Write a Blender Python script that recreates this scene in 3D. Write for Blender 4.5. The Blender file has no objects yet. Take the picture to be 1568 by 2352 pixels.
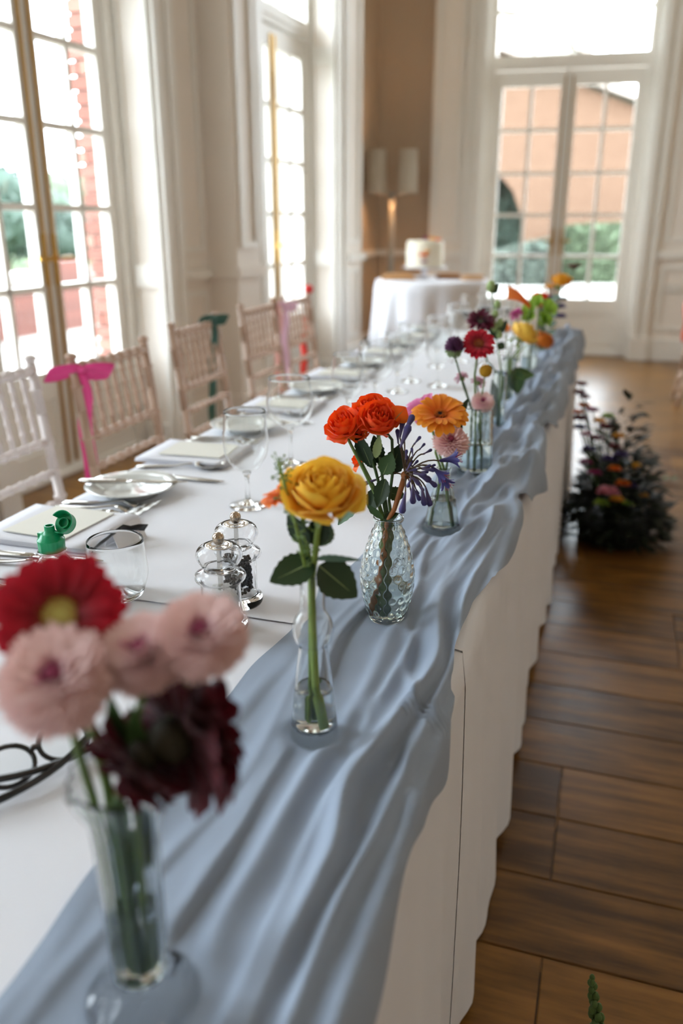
import bpy, math, random
from mathutils import Vector, Matrix, Euler
random.seed(7)
sc = bpy.context.scene
col = sc.collection
pi = math.pi
# ------------------------------------------------------------------ camera
F, CX, CY, YH, VPX = 1880.0, 784.0, 1176.0, 512.0, 1425.0
TH = 0.75                                   # table height
C = Vector((0, 0, TH + 0.49))
th = math.atan((CY - YH) / F)
yaw = math.atan((VPX - CX) / math.hypot(F, CY - YH))
FW = Vector((-math.sin(yaw) * math.cos(th), math.cos(yaw) * math.cos(th), -math.sin(th)))
RT = Vector((math.cos(yaw), math.sin(yaw), 0))
UP = RT.cross(FW)
cam_d = bpy.data.cameras.new('camera'); cam = bpy.data.objects.new('camera', cam_d); col.objects.link(cam)
cam.matrix_world = Matrix(((RT.x, UP.x, -FW.x, C.x), (RT.y, UP.y, -FW.y, C.y), (RT.z, UP.z, -FW.z, C.z), (0, 0, 0, 1)))
cam_d.sensor_fit = 'VERTICAL'; cam_d.sensor_height = 36.0; cam_d.sensor_width = 24.0
cam_d.lens = F / 2352.0 * 36.0
cam_d.clip_start = 0.02; cam_d.clip_end = 300
cam_d.dof.use_dof = True; cam_d.dof.focus_distance = 1.05; cam_d.dof.aperture_fstop = 2.7
sc.camera = cam
# ------------------------------------------------------------------ light, exposure
sc.view_settings.view_transform = 'Standard'; sc.view_settings.look = 'None'
sc.view_settings.gamma = 1.0; sc.view_settings.use_curve_mapping = False
sc.view_settings.exposure = 0.42
w = bpy.data.worlds.new('overcast_sky'); sc.world = w; w.use_nodes = True
bg = w.node_tree.nodes['Background']; bg.inputs[0].default_value = (0.88, 0.955, 1.06, 1); bg.inputs[1].default_value = 13.5
sc.cycles.use_denoising = True
sc.cycles.max_bounces = 12; sc.cycles.diffuse_bounces = 5; sc.cycles.transmission_bounces = 10
sc.cycles.transparent_max_bounces = 24; sc.cycles.sample_clamp_indirect = 6.0
sc.cycles.caustics_reflective = False; sc.cycles.blur_glossy = 0.6

# ------------------------------------------------------------------ pixel helpers (directions only)
def ray(x, y): return (FW * F + RT * (x - CX) + UP * (CY - y)).normalized()
def onz(x, y, z=TH):
    d = ray(x, y); return C + d * ((z - C.z) / d.z)
HD = Vector((-math.sin(yaw), math.cos(yaw), 0))
def atv(x, y, B, off=0.0):
    """point seen at pixel x,y on the upright plane through B that faces the lens; off = metres nearer"""
    d = ray(x, y); k = (Vector((B[0], B[1], 0)) - Vector((C.x, C.y, 0))).dot(HD) - off
    return C + d * (k / d.dot(HD))
# ------------------------------------------------------------------ materials
def lin(c): return tuple((v / 255 / 12.92 if v / 255 <= 0.04045 else ((v / 255 + 0.055) / 1.055) ** 2.4) for v in c)
MATS = {}
def mat(name, rgb, rough=0.6, var=0.0, scale=30.0, metal=0.0, spec=0.5, sheen=0.0, trans=0.0, ior=1.45, bump=0.0, bscale=200.0, sss=0.0, coat=0.0):
    if name in MATS: return MATS[name]
    m = bpy.data.materials.new(name); m.use_nodes = True; nt = m.node_tree; b = nt.nodes['Principled BSDF']
    c = lin(rgb) + (1,)
    b.inputs['Base Color'].default_value = c; b.inputs['Roughness'].default_value = rough
    b.inputs['Metallic'].default_value = metal; b.inputs['Specular IOR Level'].default_value = spec
    b.inputs['Sheen Weight'].default_value = sheen; b.inputs['Transmission Weight'].default_value = trans
    b.inputs['IOR'].default_value = ior; b.inputs['Coat Weight'].default_value = coat
    if sss: b.inputs['Subsurface Weight'].default_value = sss; b.inputs['Subsurface Radius'].default_value = (0.004, 0.003, 0.002)
    if var or bump:
        tc = nt.nodes.new('ShaderNodeTexCoord')
    if var:
        n = nt.nodes.new('ShaderNodeTexNoise'); n.inputs['Scale'].default_value = scale; n.inputs['Detail'].default_value = 5
        r = nt.nodes.new('ShaderNodeMix'); r.data_type = 'RGBA'
        r.inputs['A'].default_value = tuple(v * (1 - var) for v in c[:3]) + (1,)
        r.inputs['B'].default_value = tuple(min(1, v * (1 + var)) for v in c[:3]) + (1,)
        nt.links.new(tc.outputs['Object'], n.inputs['Vector']); nt.links.new(n.outputs['Fac'], r.inputs['Factor'])
        nt.links.new(r.outputs['Result'], b.inputs['Base Color'])
    if bump:
        n2 = nt.nodes.new('ShaderNodeTexNoise'); n2.inputs['Scale'].default_value = bscale; n2.inputs['Detail'].default_value = 4
        bp = nt.nodes.new('ShaderNodeBump'); bp.inputs['Strength'].default_value = bump; bp.inputs['Distance'].default_value = 0.002
        nt.links.new(tc.outputs['Object'], n2.inputs['Vector']); nt.links.new(n2.outputs['Fac'], bp.inputs['Height'])
        nt.links.new(bp.outputs['Normal'], b.inputs['Normal'])
    MATS[name] = m; return m
def glass_mat(name, rgb, rough=0.0, ior=1.5):
    if name in MATS: return MATS[name]
    m = bpy.data.materials.new(name); m.use_nodes = True; nt = m.node_tree; nt.nodes.clear()
    o = nt.nodes.new('ShaderNodeOutputMaterial'); g = nt.nodes.new('ShaderNodeBsdfGlass')
    g.inputs['Color'].default_value = rgb + (1,); g.inputs['Roughness'].default_value = rough; g.inputs['IOR'].default_value = ior
    nt.links.new(g.outputs[0], o.inputs[0]); MATS[name] = m; return m
def pane_mat():
    """thin window glass: mostly see-through with a weak mirror"""
    if 'window_glass' in MATS: return MATS['window_glass']
    m = bpy.data.materials.new('window_glass'); m.use_nodes = True; nt = m.node_tree; nt.nodes.clear()
    o = nt.nodes.new('ShaderNodeOutputMaterial'); t = nt.nodes.new('ShaderNodeBsdfTransparent'); g = nt.nodes.new('ShaderNodeBsdfGlossy')
    mx = nt.nodes.new('ShaderNodeMixShader'); mx.inputs[0].default_value = 0.05
    t.inputs[0].default_value = (0.96, 0.98, 0.97, 1); g.inputs['Roughness'].default_value = 0.02
    nt.links.new(t.outputs[0], mx.inputs[1]); nt.links.new(g.outputs[0], mx.inputs[2])
    nt.links.new(mx.outputs[0], o.inputs[0]); MATS['window_glass'] = m; return m
def petal_mat(name, inner, outer, rough=0.55, r0=0.0, r1=1.0, translucent=0.25, vein=0.0):
    """colour runs along the petal (UV x = base to tip); a little light passes through"""
    if name in MATS: return MATS[name]
    m = bpy.data.materials.new(name); m.use_nodes = True; nt = m.node_tree; b = nt.nodes['Principled BSDF']; o = nt.nodes['Material Output']
    uv = nt.nodes.new('ShaderNodeUVMap'); sp = nt.nodes.new('ShaderNodeSeparateXYZ'); cr = nt.nodes.new('ShaderNodeValToRGB')
    cr.color_ramp.elements[0].position = r0; cr.color_ramp.elements[1].position = r1
    cr.color_ramp.elements[0].color = lin(inner) + (1,); cr.color_ramp.elements[1].color = lin(outer) + (1,)
    nt.links.new(uv.outputs[0], sp.inputs[0]); nt.links.new(sp.outputs[0], cr.inputs[0])
    src = cr.outputs[0]
    if vein:
        wv = nt.nodes.new('ShaderNodeTexNoise'); mp = nt.nodes.new('ShaderNodeMapping'); mp.inputs['Scale'].default_value = (2, 40, 1)
        wv.inputs['Scale'].default_value = 1.0
        nt.links.new(uv.outputs[0], mp.inputs[0]); nt.links.new(mp.outputs[0], wv.inputs['Vector'])
        mxx = nt.nodes.new('ShaderNodeMix'); mxx.data_type = 'RGBA'; mxx.blend_type = 'MULTIPLY'; mxx.inputs['Factor'].default_value = vein
        nt.links.new(src, mxx.inputs['A']); nt.links.new(wv.outputs['Fac'], mxx.inputs['B']); src = mxx.outputs['Result']
    nt.links.new(src, b.inputs['Base Color']); b.inputs['Roughness'].default_value = rough; b.inputs['Specular IOR Level'].default_value = 0.3
    b.inputs['Sheen Weight'].default_value = 0.15
    if translucent:
        t = nt.nodes.new('ShaderNodeBsdfTranslucent'); mx = nt.nodes.new('ShaderNodeMixShader'); mx.inputs[0].default_value = translucent
        nt.links.new(src, t.inputs[0]); nt.links.new(b.outputs[0], mx.inputs[1]); nt.links.new(t.outputs[0], mx.inputs[2])
        nt.links.new(mx.outputs[0], o.inputs[0])
    MATS[name] = m; return m
# ------------------------------------------------------------------ mesh builder
class MB:
    def __init__(s): s.v = []; s.f = []; s.uv = {}; s.mi = []; s.cur = 0
    def face(s, *idx): s.f.append(tuple(idx)); s.mi.append(s.cur)
    def box(s, a, b):
        n = len(s.v); (x0, y0, z0), (x1, y1, z1) = a, b
        s.v += [(x0, y0, z0), (x1, y0, z0), (x1, y1, z0), (x0, y1, z0), (x0, y0, z1), (x1, y0, z1), (x1, y1, z1), (x0, y1, z1)]
        for q in ((0, 3, 2, 1), (4, 5, 6, 7), (0, 1, 5, 4), (1, 2, 6, 5), (2, 3, 7, 6), (3, 0, 4, 7)): s.face(*(n + i for i in q))
        return s
    def bbox(s, a, b, e):
        """box with chamfered top edges"""
        (x0, y0, z0), (x1, y1, z1) = a, b; n = len(s.v)
        s.v += [(x0, y0, z0), (x1, y0, z0), (x1, y1, z0), (x0, y1, z0), (x0, y0, z1 - e), (x1, y0, z1 - e), (x1, y1, z1 - e), (x0, y1, z1 - e),
                (x0 + e, y0 + e, z1), (x1 - e, y0 + e, z1), (x1 - e, y1 - e, z1), (x0 + e, y1 - e, z1)]
        for k in (0, 4):
            for i in range(4): j = (i + 1) % 4; s.face(n + k + i, n + k + j, n + k + 4 + j, n + k + 4 + i)
        s.face(n + 8, n + 9, n + 10, n + 11); s.face(n + 3, n + 2, n + 1, n); return s
    def lathe(s, prof, segs=32, mod=None, cap=False, org=(0, 0, 0), tw=0.0):
        n = len(s.v); m = len(prof)
        for i, (r, z) in enumerate(prof):
            for k in range(segs):
                a = 2 * pi * k / segs + tw; rr = r if mod is None else mod(r, z, a, i)
                s.v.append((org[0] + rr * math.cos(a), org[1] + rr * math.sin(a), org[2] + z))
        for i in range(m - 1):
            for k in range(segs):
                k2 = (k + 1) % segs; s.face(n + i * segs + k, n + i * segs + k2, n + (i + 1) * segs + k2, n + (i + 1) * segs + k)
        if cap:
            s.face(*(n + k for k in range(segs - 1, -1, -1))); s.face(*(n + (m - 1) * segs + k for k in range(segs)))
        return s
    def tube(s, pts, rad, segs=8, cap=True):
        pts = [Vector(p) for p in pts]; n = len(s.v); m = len(pts)
        if not hasattr(rad, '__len__'): rad = [rad] * m
        t0 = (pts[1] - pts[0]).normalized(); ref = Vector((0, 0, 1)) if abs(t0.z) < 0.9 else Vector((1, 0, 0))
        u = t0.cross(ref).normalized()
        for i in range(m):
            t = (pts[min(i + 1, m - 1)] - pts[max(i - 1, 0)]).normalized()
            u = (u - t * u.dot(t)).normalized(); vv = t.cross(u)
            for k in range(segs):
                a = 2 * pi * k / segs; s.v.append(tuple(pts[i] + (u * math.cos(a) + vv * math.sin(a)) * rad[i]))
        for i in range(m - 1):
            for k in range(segs):
                k2 = (k + 1) % segs; s.face(n + i * segs + k, n + i * segs + k2, n + (i + 1) * segs + k2, n + (i + 1) * segs + k)
        if cap:
            s.face(*(n + k for k in range(segs - 1, -1, -1))); s.face(*(n + (m - 1) * segs + k for k in range(segs)))
        return s
    def grid(s, P, uvs=True):
        """P[i][j] points; uv = (i/(n-1), j/(m-1))"""
        n = len(s.v); a = len(P); b = len(P[0])
        for i in range(a):
            for j in range(b):
                s.uv[len(s.v)] = (i / (a - 1), j / (b - 1)); s.v.append(tuple(P[i][j]))
        for i in range(a - 1):
            for j in range(b - 1): s.face(n + i * b + j, n + i * b + j + 1, n + (i + 1) * b + j + 1, n + (i + 1) * b + j)
        return s
    def slab(s, P, t):
        """grid with thickness t along -local normal (closed)"""
        a = len(P); b = len(P[0]); Q = []
        for i in range(a):
            row = []
            for j in range(b):
                p = Vector(P[i][j]); du = Vector(P[min(i + 1, a - 1)][j]) - Vector(P[max(i - 1, 0)][j]); dv = Vector(P[i][min(j + 1, b - 1)]) - Vector(P[i][max(j - 1, 0)])
                nn = du.cross(dv); nn = nn.normalized() if nn.length > 1e-12 else Vector((0, 0, 1)); row.append(p - nn * t)
            Q.append(row)
        n = len(s.v); s.grid(P); k = len(s.v); s.grid(Q)
        for i in range(k, len(s.v)): pass
        # flip second grid
        nf = (a - 1) * (b - 1); s.f[-nf:] = [tuple(reversed(q)) for q in s.f[-nf:]]
        for i in range(a - 1):
            for j in (0, b - 1):
                q = (n + i * b + j, n + (i + 1) * b + j, k + (i + 1) * b + j, k + i * b + j); s.face(*(q if j == 0 else q[::-1]))
        for j in range(b - 1):
            for i in (0, a - 1):
                q = (n + i * b + j, k + i * b + j, k + i * b + j + 1, n + i * b + j + 1); s.face(*(q if i == 0 else q[::-1]))
        return s
    def ball(s, c, r, nu=8, nv=12, sz=1.0):
        return s.lathe([(max(1e-5, r * math.sin(pi * i / nu)), -r * sz * math.cos(pi * i / nu)) for i in range(nu + 1)], nv, org=c)
    def xf(s, M, start=0):
        for i in range(start, len(s.v)): s.v[i] = tuple(M @ Vector(s.v[i]))
        return s
    def mesh(s, name, mats, smooth=True, angle=None):
        me = bpy.data.meshes.new(name); me.from_pydata(s.v, [], s.f)
        if not isinstance(mats, (list, tuple)): mats = [mats]
        for m in mats: me.materials.append(m)
        if len(mats) > 1: me.polygons.foreach_set('material_index', s.mi)
        if s.uv:
            ul = me.uv_layers.new(name='UVMap'); dat = [0.0] * (2 * len(me.loops))
            for i, l in enumerate(me.loops):
                q = s.uv.get(l.vertex_index, (0.5, 0.5)); dat[2 * i] = q[0]; dat[2 * i + 1] = q[1]
            ul.data.foreach_set('uv', dat)
        me.polygons.foreach_set('use_smooth', [smooth] * len(me.polygons))
        if smooth and angle is not None:
            try: me.set_sharp_from_angle(angle=angle)
            except Exception: pass
        me.update(); return me
    def obj(s, name, mats, parent=None, smooth=True, angle=None):
        return link(name, s.mesh(name, mats, smooth, angle), parent)
def link(name, me, parent=None, M=None):
    o = bpy.data.objects.new(name, me); col.objects.link(o)
    if parent is not None: o.parent = parent
    if M is not None: o.matrix_local = M if parent is not None else M
    return o
def tag(o, label, cat, group=None, kind=None):
    o['label'] = label; o['category'] = cat
    if group: o['group'] = group
    if kind: o['kind'] = kind
    return o
def thing(name, label, cat, loc=(0, 0, 0), rz=0.0, group=None):
    o = bpy.data.objects.new(name, None); col.objects.link(o); o.location = loc; o.rotation_euler = (0, 0, rz); o.empty_display_size = 0.05
    return tag(o, label, cat, group)
def structure(o, label=None):
    o['kind'] = 'structure'
    if label: o['label'] = label
    return o
def root(name, M, label):
    o = bpy.data.objects.new(name, None); col.objects.link(o); o.matrix_world = M; o['kind'] = 'structure'; o['label'] = label; return o
def copy_tree(o, parent=None):
    c = o.copy(); col.objects.link(c); c.parent = parent
    for ch in o.children: copy_tree(ch, c)
    return c
def lerp(a, b, t): return a + (b - a) * t
def sm(a, b, x):
    t = min(1, max(0, (x - a) / (b - a))); return t * t * (3 - 2 * t)
def bez(p0, p1, p2, n=8):
    p0, p1, p2 = Vector(p0), Vector(p1), Vector(p2)
    return [p0 * (1 - t) ** 2 + p1 * 2 * t * (1 - t) + p2 * t * t for t in [i / n for i in range(n + 1)]]
# ================================================================== THE ROOM
paint = mat('cream_paint', (238, 230, 220), 0.5, 0.03, 3)
paint_w = mat('white_frame_paint', (238, 235, 228), 0.4, 0.02, 4)
plaster = mat('ceiling_plaster', (240, 236, 230), 0.8, 0.02, 2)
brass = mat('brass', (190, 150, 80), 0.28, metal=1.0)
gl = pane_mat()
aL = math.radians(3.194); WL = Vector((math.sin(aL), math.cos(aL), 0)); NL = Vector((math.cos(aL), -math.sin(aL), 0))
ML = Matrix(((WL.x, NL.x, 0, -2.651), (WL.y, NL.y, 0, 3.668), (0, 0, 1, 0), (0, 0, 0, 1)))     # (along, into room, up); mirrored frame
# keep a right-handed frame: use (into room, along, up)
ML = Matrix(((NL.x, WL.x, 0, -2.651), (NL.y, WL.y, 0, 3.668), (0, 0, 1, 0), (0, 0, 0, 1)))
aB = math.radians(4.29); VB = Vector((math.cos(aB), math.sin(aB), 0)); NB = Vector((math.sin(aB), -math.cos(aB), 0))
MBK = Matrix(((VB.x, -NB.x, 0, -0.031), (VB.y, -NB.y, 0, 8.62), (0, 0, 1, 0), (0, 0, 0, 1)))   # x along, y away from room
CEIL = 4.4; HEAD = 3.75
# local frames: left wall -> (d, s, z) ; back wall -> (s, -off, z)
def fl(mb, a, b):                      # left-wall box given (s,d,z) corners
    return mb.box((min(a[1], b[1]), min(a[0], b[0]), min(a[2], b[2])), (max(a[1], b[1]), max(a[0], b[0]), max(a[2], b[2])))
def fb(mb, a, b):                      # back-wall box given (s,off,z)
    return mb.box((min(a[0], b[0]), min(-a[1], -b[1]), min(a[2], b[2])), (max(a[0], b[0]), max(-a[1], -b[1]), max(a[2], b[2])))

def french_window(name, M, bx, sc0, leafw, label):
    """pair of glazed leaves with bottom panels under a four-pane transom. bx(mb,a,b) maps (s,d,z)"""
    R = root(name, M, label)
    fr = MB(); hw = leafw + 0.001; ow = hw + 0.081
    for sg in (-1, 1): bx(fr, (sc0 + sg * hw, -0.06, 0), (sc0 + sg * ow, 0.05, HEAD))
    bx(fr, (sc0 - hw, -0.06, 2.56), (sc0 + hw, 0.05, 2.675)); bx(fr, (sc0 - hw, -0.06, HEAD - 0.06), (sc0 + hw, 0.05, HEAD))
    bx(fr, (sc0 - hw, -0.1, 0), (sc0 + hw, 0.06, 0.02)); bx(fr, (sc0 - 0.012, -0.045, 0.02), (sc0 + 0.012, -0.025, 2.56))
    bx(fr, (sc0 - hw, -0.07, 2.60), (sc0 + hw, 0.065, 2.63))
    fo = fr.obj('frame', paint_w, R, False)
    # transom
    tb = MB(); bx(tb, (sc0 - hw, -0.03, 3.03), (sc0 + hw, 0.015, 3.05))
    for k in (1, 2, 3): q = sc0 - hw + 2 * hw * k / 4; bx(tb, (q - 0.011, -0.03, 2.675), (q + 0.011, 0.015, HEAD - 0.06))
    for z in (3.03, 3.37): bx(tb, (sc0 - hw, -0.03, z - 0.011), (sc0 + hw, 0.015, z + 0.011))
    to = tb.obj('transom_bars', paint_w, R, False)
    pw = 2 * hw / 4
    for k in range(4):
        for z0, z1 in ((2.675, 3.03), (3.03, 3.37), (3.37, 3.69)):
            p = MB(); bx(p, (sc0 - hw + k * pw, -0.012, z0), (sc0 - hw + (k + 1) * pw, -0.008, z1)); p.obj('pane', gl, to, False)
    zs = [0.54, 0.936, 1.31, 1.68, 2.055, 2.42]
    for sg in (-1, 1):
        a, b = (sc0 + 0.0005 * sg, sc0 + leafw * sg); st = 0.072
        lf = MB()
        bx(lf, (a, -0.03, 0.015), (a + sg * st, 0.025, 2.55)); bx(lf, (b - sg * st, -0.03, 0.015), (b, 0.025, 2.55))
        bx(lf, (a + sg * st, -0.03, 2.42), (b - sg * st, 0.025, 2.55)); bx(lf, (a + sg * st, -0.03, 0.40), (b - sg * st, 0.025, 0.54))
        bx(lf, (a + sg * st, -0.03, 0.015), (b - sg * st, 0.025, 0.15)); bx(lf, (a + sg * st, -0.015, 0.15), (b - sg * st, 0.008, 0.40))
        lo = lf.obj('leaf', paint_w, R, False)
        g0, g1 = a + sg * st, b - sg * st; gm = (g0 + g1) / 2
        bar = MB(); bx(bar, (gm - 0.016, -0.025, 0.54), (gm + 0.016, 0.022, 2.42)); bar.obj('glazing_bar', paint_w, lo, False)
        for z in zs[1:-1]:
            bar = MB(); bx(bar, (g0, -0.025, z - 0.016), (g1, 0.022, z + 0.016)); bar.obj('glazing_bar', paint_w, lo, False)
        for q0, q1 in ((g0, gm), (gm, g1)):
            for i in range(5):
                p = MB(); bx(p, (q0, -0.006, zs[i]), (q1, -0.002, zs[i + 1])); p.obj('pane', gl, lo, False)
        # brass bolt rod and lever handle on the meeting stile
        h = MB(); bx(h, (a + sg * 0.02, 0.025, 0.95), (a + sg * 0.05, 0.036, 1.19)); h.obj('handle_plate', brass, lo, False)
        h = MB(); bx(h, (a + sg * 0.030, 0.03, 1.07), (a + sg * 0.042, 0.075, 1.085)); bx(h, (a + sg * 0.03, 0.06, 1.066), (a + sg * 0.125, 0.078, 1.088)); h.obj('handle_lever', brass, lo, False)
        h = MB(); bx(h, (a + sg * 0.027, 0.025, 0.05), (a + sg * 0.040, 0.037, 0.95)); bx(h, (a + sg * 0.027, 0.025, 1.19), (a + sg * 0.040, 0.037, 2.5)); h.obj('bolt_rod', brass, lo, False)
        for z in (0.4, 1.35, 2.25):
            h = MB(); bx(h, (b - sg * 0.004, 0.02, z), (b + sg * 0.02, 0.034, z + 0.1)); h.obj('hinge', paint_w, lo, False)
    return R
WIN = [-0.128 + 2.585 * k for k in (-2, -1, 0, 1)]
for i, s0 in enumerate(WIN):
    n = {2: 1, 3: 2, 1: 3, 0: 4}[i]
    french_window('window_%d' % n, ML, fl, s0, 0.583, 'tall white glazed french window in the panelled side wall')
french_window('door_1', MBK, fb, -0.545, 0.662, 'white glazed double door with transom in the end wall')
# portals only guide sampling of the sky through the real openings
def portal(M, loc, sx, sy, rot):
    L = bpy.data.lights.new('portal', 'AREA'); L.shape = 'RECTANGLE'; L.size = sx; L.size_y = sy; L.cycles.is_portal = True
    o = bpy.data.objects.new('portal', L); col.objects.link(o); o.matrix_world = M @ Matrix.Translation(loc) @ rot
for s0 in WIN: portal(ML, (-0.09, s0, HEAD / 2 + 0.2), HEAD - 0.5, 1.3, Matrix.Rotation(-pi / 2, 4, 'Y'))
portal(MBK, (-0.545, 0.09, HEAD / 2 + 0.2), 1.45, HEAD - 0.5, Matrix.Rotation(-pi / 2, 4, 'X'))
# ---- left wall: solid between the openings, reveals, architraves, pilasters, panels
DI = 0.25; HWO = 0.665
edges = [-9.0] + [e for s0 in WIN for e in (s0 - HWO, s0 + HWO)] + [5.3]
wl = MB()
for i in range(0, len(edges), 2): fl(wl, (edges[i], -0.12, 0), (3.76 if edges[i + 1] > 5 else edges[i + 1], DI, CEIL))
AL = 0.05; fl(wl, (3.76, -0.12, 0), (5.3, AL, CEIL))          # recessed corner alcove
for s0 in WIN: fl(wl, (s0 - HWO, -0.12, HEAD), (s0 + HWO, DI, CEIL))
wlo = wl.obj('wall_left', paint, None, False); wlo.matrix_world = ML; structure(wlo, 'cream panelled side wall with tall windows')
for s0 in WIN:
    a = MB()
    for sg in (-1, 1):
        fl(a, (s0 + sg * HWO, DI, 0), (s0 + sg * (HWO + 0.13), DI + 0.03, HEAD + 0.13)); fl(a, (s0 + sg * (HWO + 0.10), DI, 0), (s0 + sg * (HWO + 0.14), DI + 0.05, HEAD + 0.15))
    fl(a, (s0 - HWO, DI, HEAD), (s0 + HWO, DI + 0.03, HEAD + 0.13)); a.obj('architrave', paint_w, wlo, False)
    b = MB(); fl(b, (s0 - HWO + 0.002, 0.05, 0), (s0 - HWO + 0.012, DI - 0.01, HEAD)); 
    for sg in (-1, 1):      # folding shutter case lining the reveal
        c_ = MB(); e = s0 + sg * HWO
        fl(c_, (e, 0.055, 0.0), (e - sg * 0.02, 0.075, HEAD)); fl(c_, (e, DI - 0.03, 0.0), (e - sg * 0.02, DI, HEAD))
        for z in (0, 0.90, 2.4, HEAD - 0.12): fl(c_, (e, 0.075, z), (e - sg * 0.02, DI - 0.03, z + 0.12))
        c_.obj('reveal_lining', paint_w, wlo, False)
mids = [WIN[0] - 1.2925] + [s0 + 1.2925 for s0 in WIN]
def moulding(bx, u0, u1, z0, z1, d, parent, wd=0.03, dp=0.018):
    m = MB(); bx(m, (u0, d, z0), (u0 + wd, d + dp, z1)); bx(m, (u1 - wd, d, z0), (u1, d + dp, z1)); bx(m, (u0 + wd, d, z0), (u1 - wd, d + dp, z0 + wd)); bx(m, (u0 + wd, d, z1 - wd), (u1 - wd, d + dp, z1))
    return m.obj('panel_moulding', paint_w, parent, False)
for m0 in mids:
    if m0 > 3.5:
        for z0_, z1_ in ((1.08, 4.1), (0.28, 0.86)): moulding(fl, 3.36, 3.66, z0_, z1_, DI, wlo)
        r = MB(); fl(r, (3.34, DI, 0.93), (3.76, DI + 0.045, 0.985)); fl(r, (3.76, AL, 0.93), (4.9, AL + 0.045, 0.985)); r.obj('dado_rail', paint_w, wlo, False)
        r = MB(); fl(r, (3.34, DI, 0), (3.76, DI + 0.03, 0.2)); fl(r, (3.76, AL, 0), (4.9, AL + 0.03, 0.2)); structure(r.obj('baseboard', paint_w, wlo, False))
        continue
    p = MB(); fl(p, (m0 - 0.15, DI, 0), (m0 + 0.15, DI + 0.2, CEIL)); fl(p, (m0 - 0.17, DI, 0), (m0 + 0.17, DI + 0.22, 0.22)); fl(p, (m0 - 0.17, DI, 0.93), (m0 + 0.17, DI + 0.225, 0.985))
    p.obj('pilaster', paint, wlo, False)
    moulding(fl, m0 - 0.11, m0 + 0.11, 1.1, 4.1, DI + 0.2, wlo)
    for sg in (-1, 1):
        a, b = m0 + sg * 0.17, m0 + sg * (1.2925 - HWO - 0.15)
        if a > 5 or m0 > 3.5 and sg > 0: b = a + 0.75
        u0, u1 = min(a, b) + 0.03, max(a, b) - 0.03
        moulding(fl, u0, u1, 1.08, 4.1, DI, wlo); moulding(fl, u0, u1, 0.28, 0.86, DI, wlo)
        r = MB(); fl(r, (min(a, b), DI, 0.93), (max(a, b), DI + 0.045, 0.985)); r.obj('dado_rail', paint_w, wlo, False)
        r = MB(); fl(r, (min(a, b), DI, 0), (max(a, b), DI + 0.03, 0.2)); structure(r.obj('baseboard', paint_w, wlo, False))
# ---- end wall
OI = 0.22; DC = -0.545; DW = 0.745
wb = MB()
fb(wb, (-1.76, -0.12, 0), (DC - DW, OI, CEIL)); fb(wb, (DC + DW, -0.12, 0), (6.2, OI, CEIL)); fb(wb, (DC - DW, -0.12, HEAD), (DC + DW, OI, CEIL)); fb(wb, (-2.75, -0.25, 0), (-1.76, -0.0, CEIL))
wbo = wb.obj('wall_back', paint, None, False); wbo.matrix_world = MBK; structure(wbo, 'cream panelled end wall around the glazed doors')
a = MB()
for sg in (-1, 1):
    fb(a, (DC + sg * DW, OI, 0), (DC + sg * (DW + 0.14), OI + 0.03, HEAD + 0.13)); fb(a, (DC + sg * (DW + 0.03), OI, 0), (DC + sg * (DW + 0.06), OI + 0.06, HEAD + 0.15)); fb(a, (DC + sg * (DW + 0.11), OI, 0), (DC + sg * (DW + 0.15), OI + 0.05, HEAD + 0.15))
    fb(a, (DC + sg * DW, OI, 0), (DC + sg * (DW + 0.17), OI + 0.07, 0.22))
a.obj('architrave', paint_w, wbo, False)
for e, sg in ((DC - DW, 1), (DC + DW, -1)):
    c_ = MB(); fb(c_, (e, 0.055, 0), (e + sg * 0.015, 0.08, HEAD)); fb(c_, (e, OI - 0.03, 0), (e + sg * 0.015, OI, HEAD)); c_.obj('reveal_lining', paint_w, wbo, False)
moulding(fb, -1.72, -1.47, 1.08, 4.1, OI, wbo); moulding(fb, -1.72, -1.47, 0.28, 0.86, OI, wbo)
moulding(fb, 0.42, 1.6, 1.08, 4.1, OI, wbo); moulding(fb, 0.42, 1.6, 0.28, 0.86, OI, wbo); moulding(fb, 1.75, 3.2, 1.08, 4.1, OI, wbo)
for u0, u1, o in ((-1.76, -1.44, OI), (0.36, 6.0, OI), (-2.7, -1.76, 0.0)):
    r = MB(); fb(r, (u0, o, 0.93), (u1, o + 0.045, 0.985)); r.obj('dado_rail', paint_w, wbo, False)
    r = MB(); fb(r, (u0, o, 0), (u1, o + 0.03, 0.2)); structure(r.obj('baseboard', paint_w, wbo, False))
alcove_shade = mat('alcove_shade_tone', (194, 174, 150), 0.55, 0.03, 3)  # dimness of the corner put into the colour of its overlay panels
r = MB(); fb(r, (-2.6, 0.0, 0.985), (-1.762, 0.012, CEIL)); fb(r, (-2.6, 0.0, 0.2), (-1.762, 0.012, 0.93)); r.obj('alcove_shade_panel', alcove_shade, wbo, False)
r = MB(); fl(r, (3.765, AL, 0.985), (5.0, AL + 0.012, CEIL)); fl(r, (3.765, AL, 0.2), (5.0, AL + 0.012, 0.93)); r.obj('alcove_shade_panel', alcove_shade, wlo, False)
sw = MB(); fb(sw, (0.47, OI, 0.62), (0.62, OI + 0.012, 0.70)); fb(sw, (0.49, OI + 0.012, 0.635), (0.53, OI + 0.018, 0.685)); fb(sw, (0.56, OI + 0.012, 0.635), (0.60, OI + 0.018, 0.685))
swo = sw.obj('wall_socket', mat('socket_plastic', (225, 222, 215), 0.35), None, False); swo.matrix_world = MBK; tag(swo, 'white double wall socket below the dado rail by the end door', 'socket')
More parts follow.
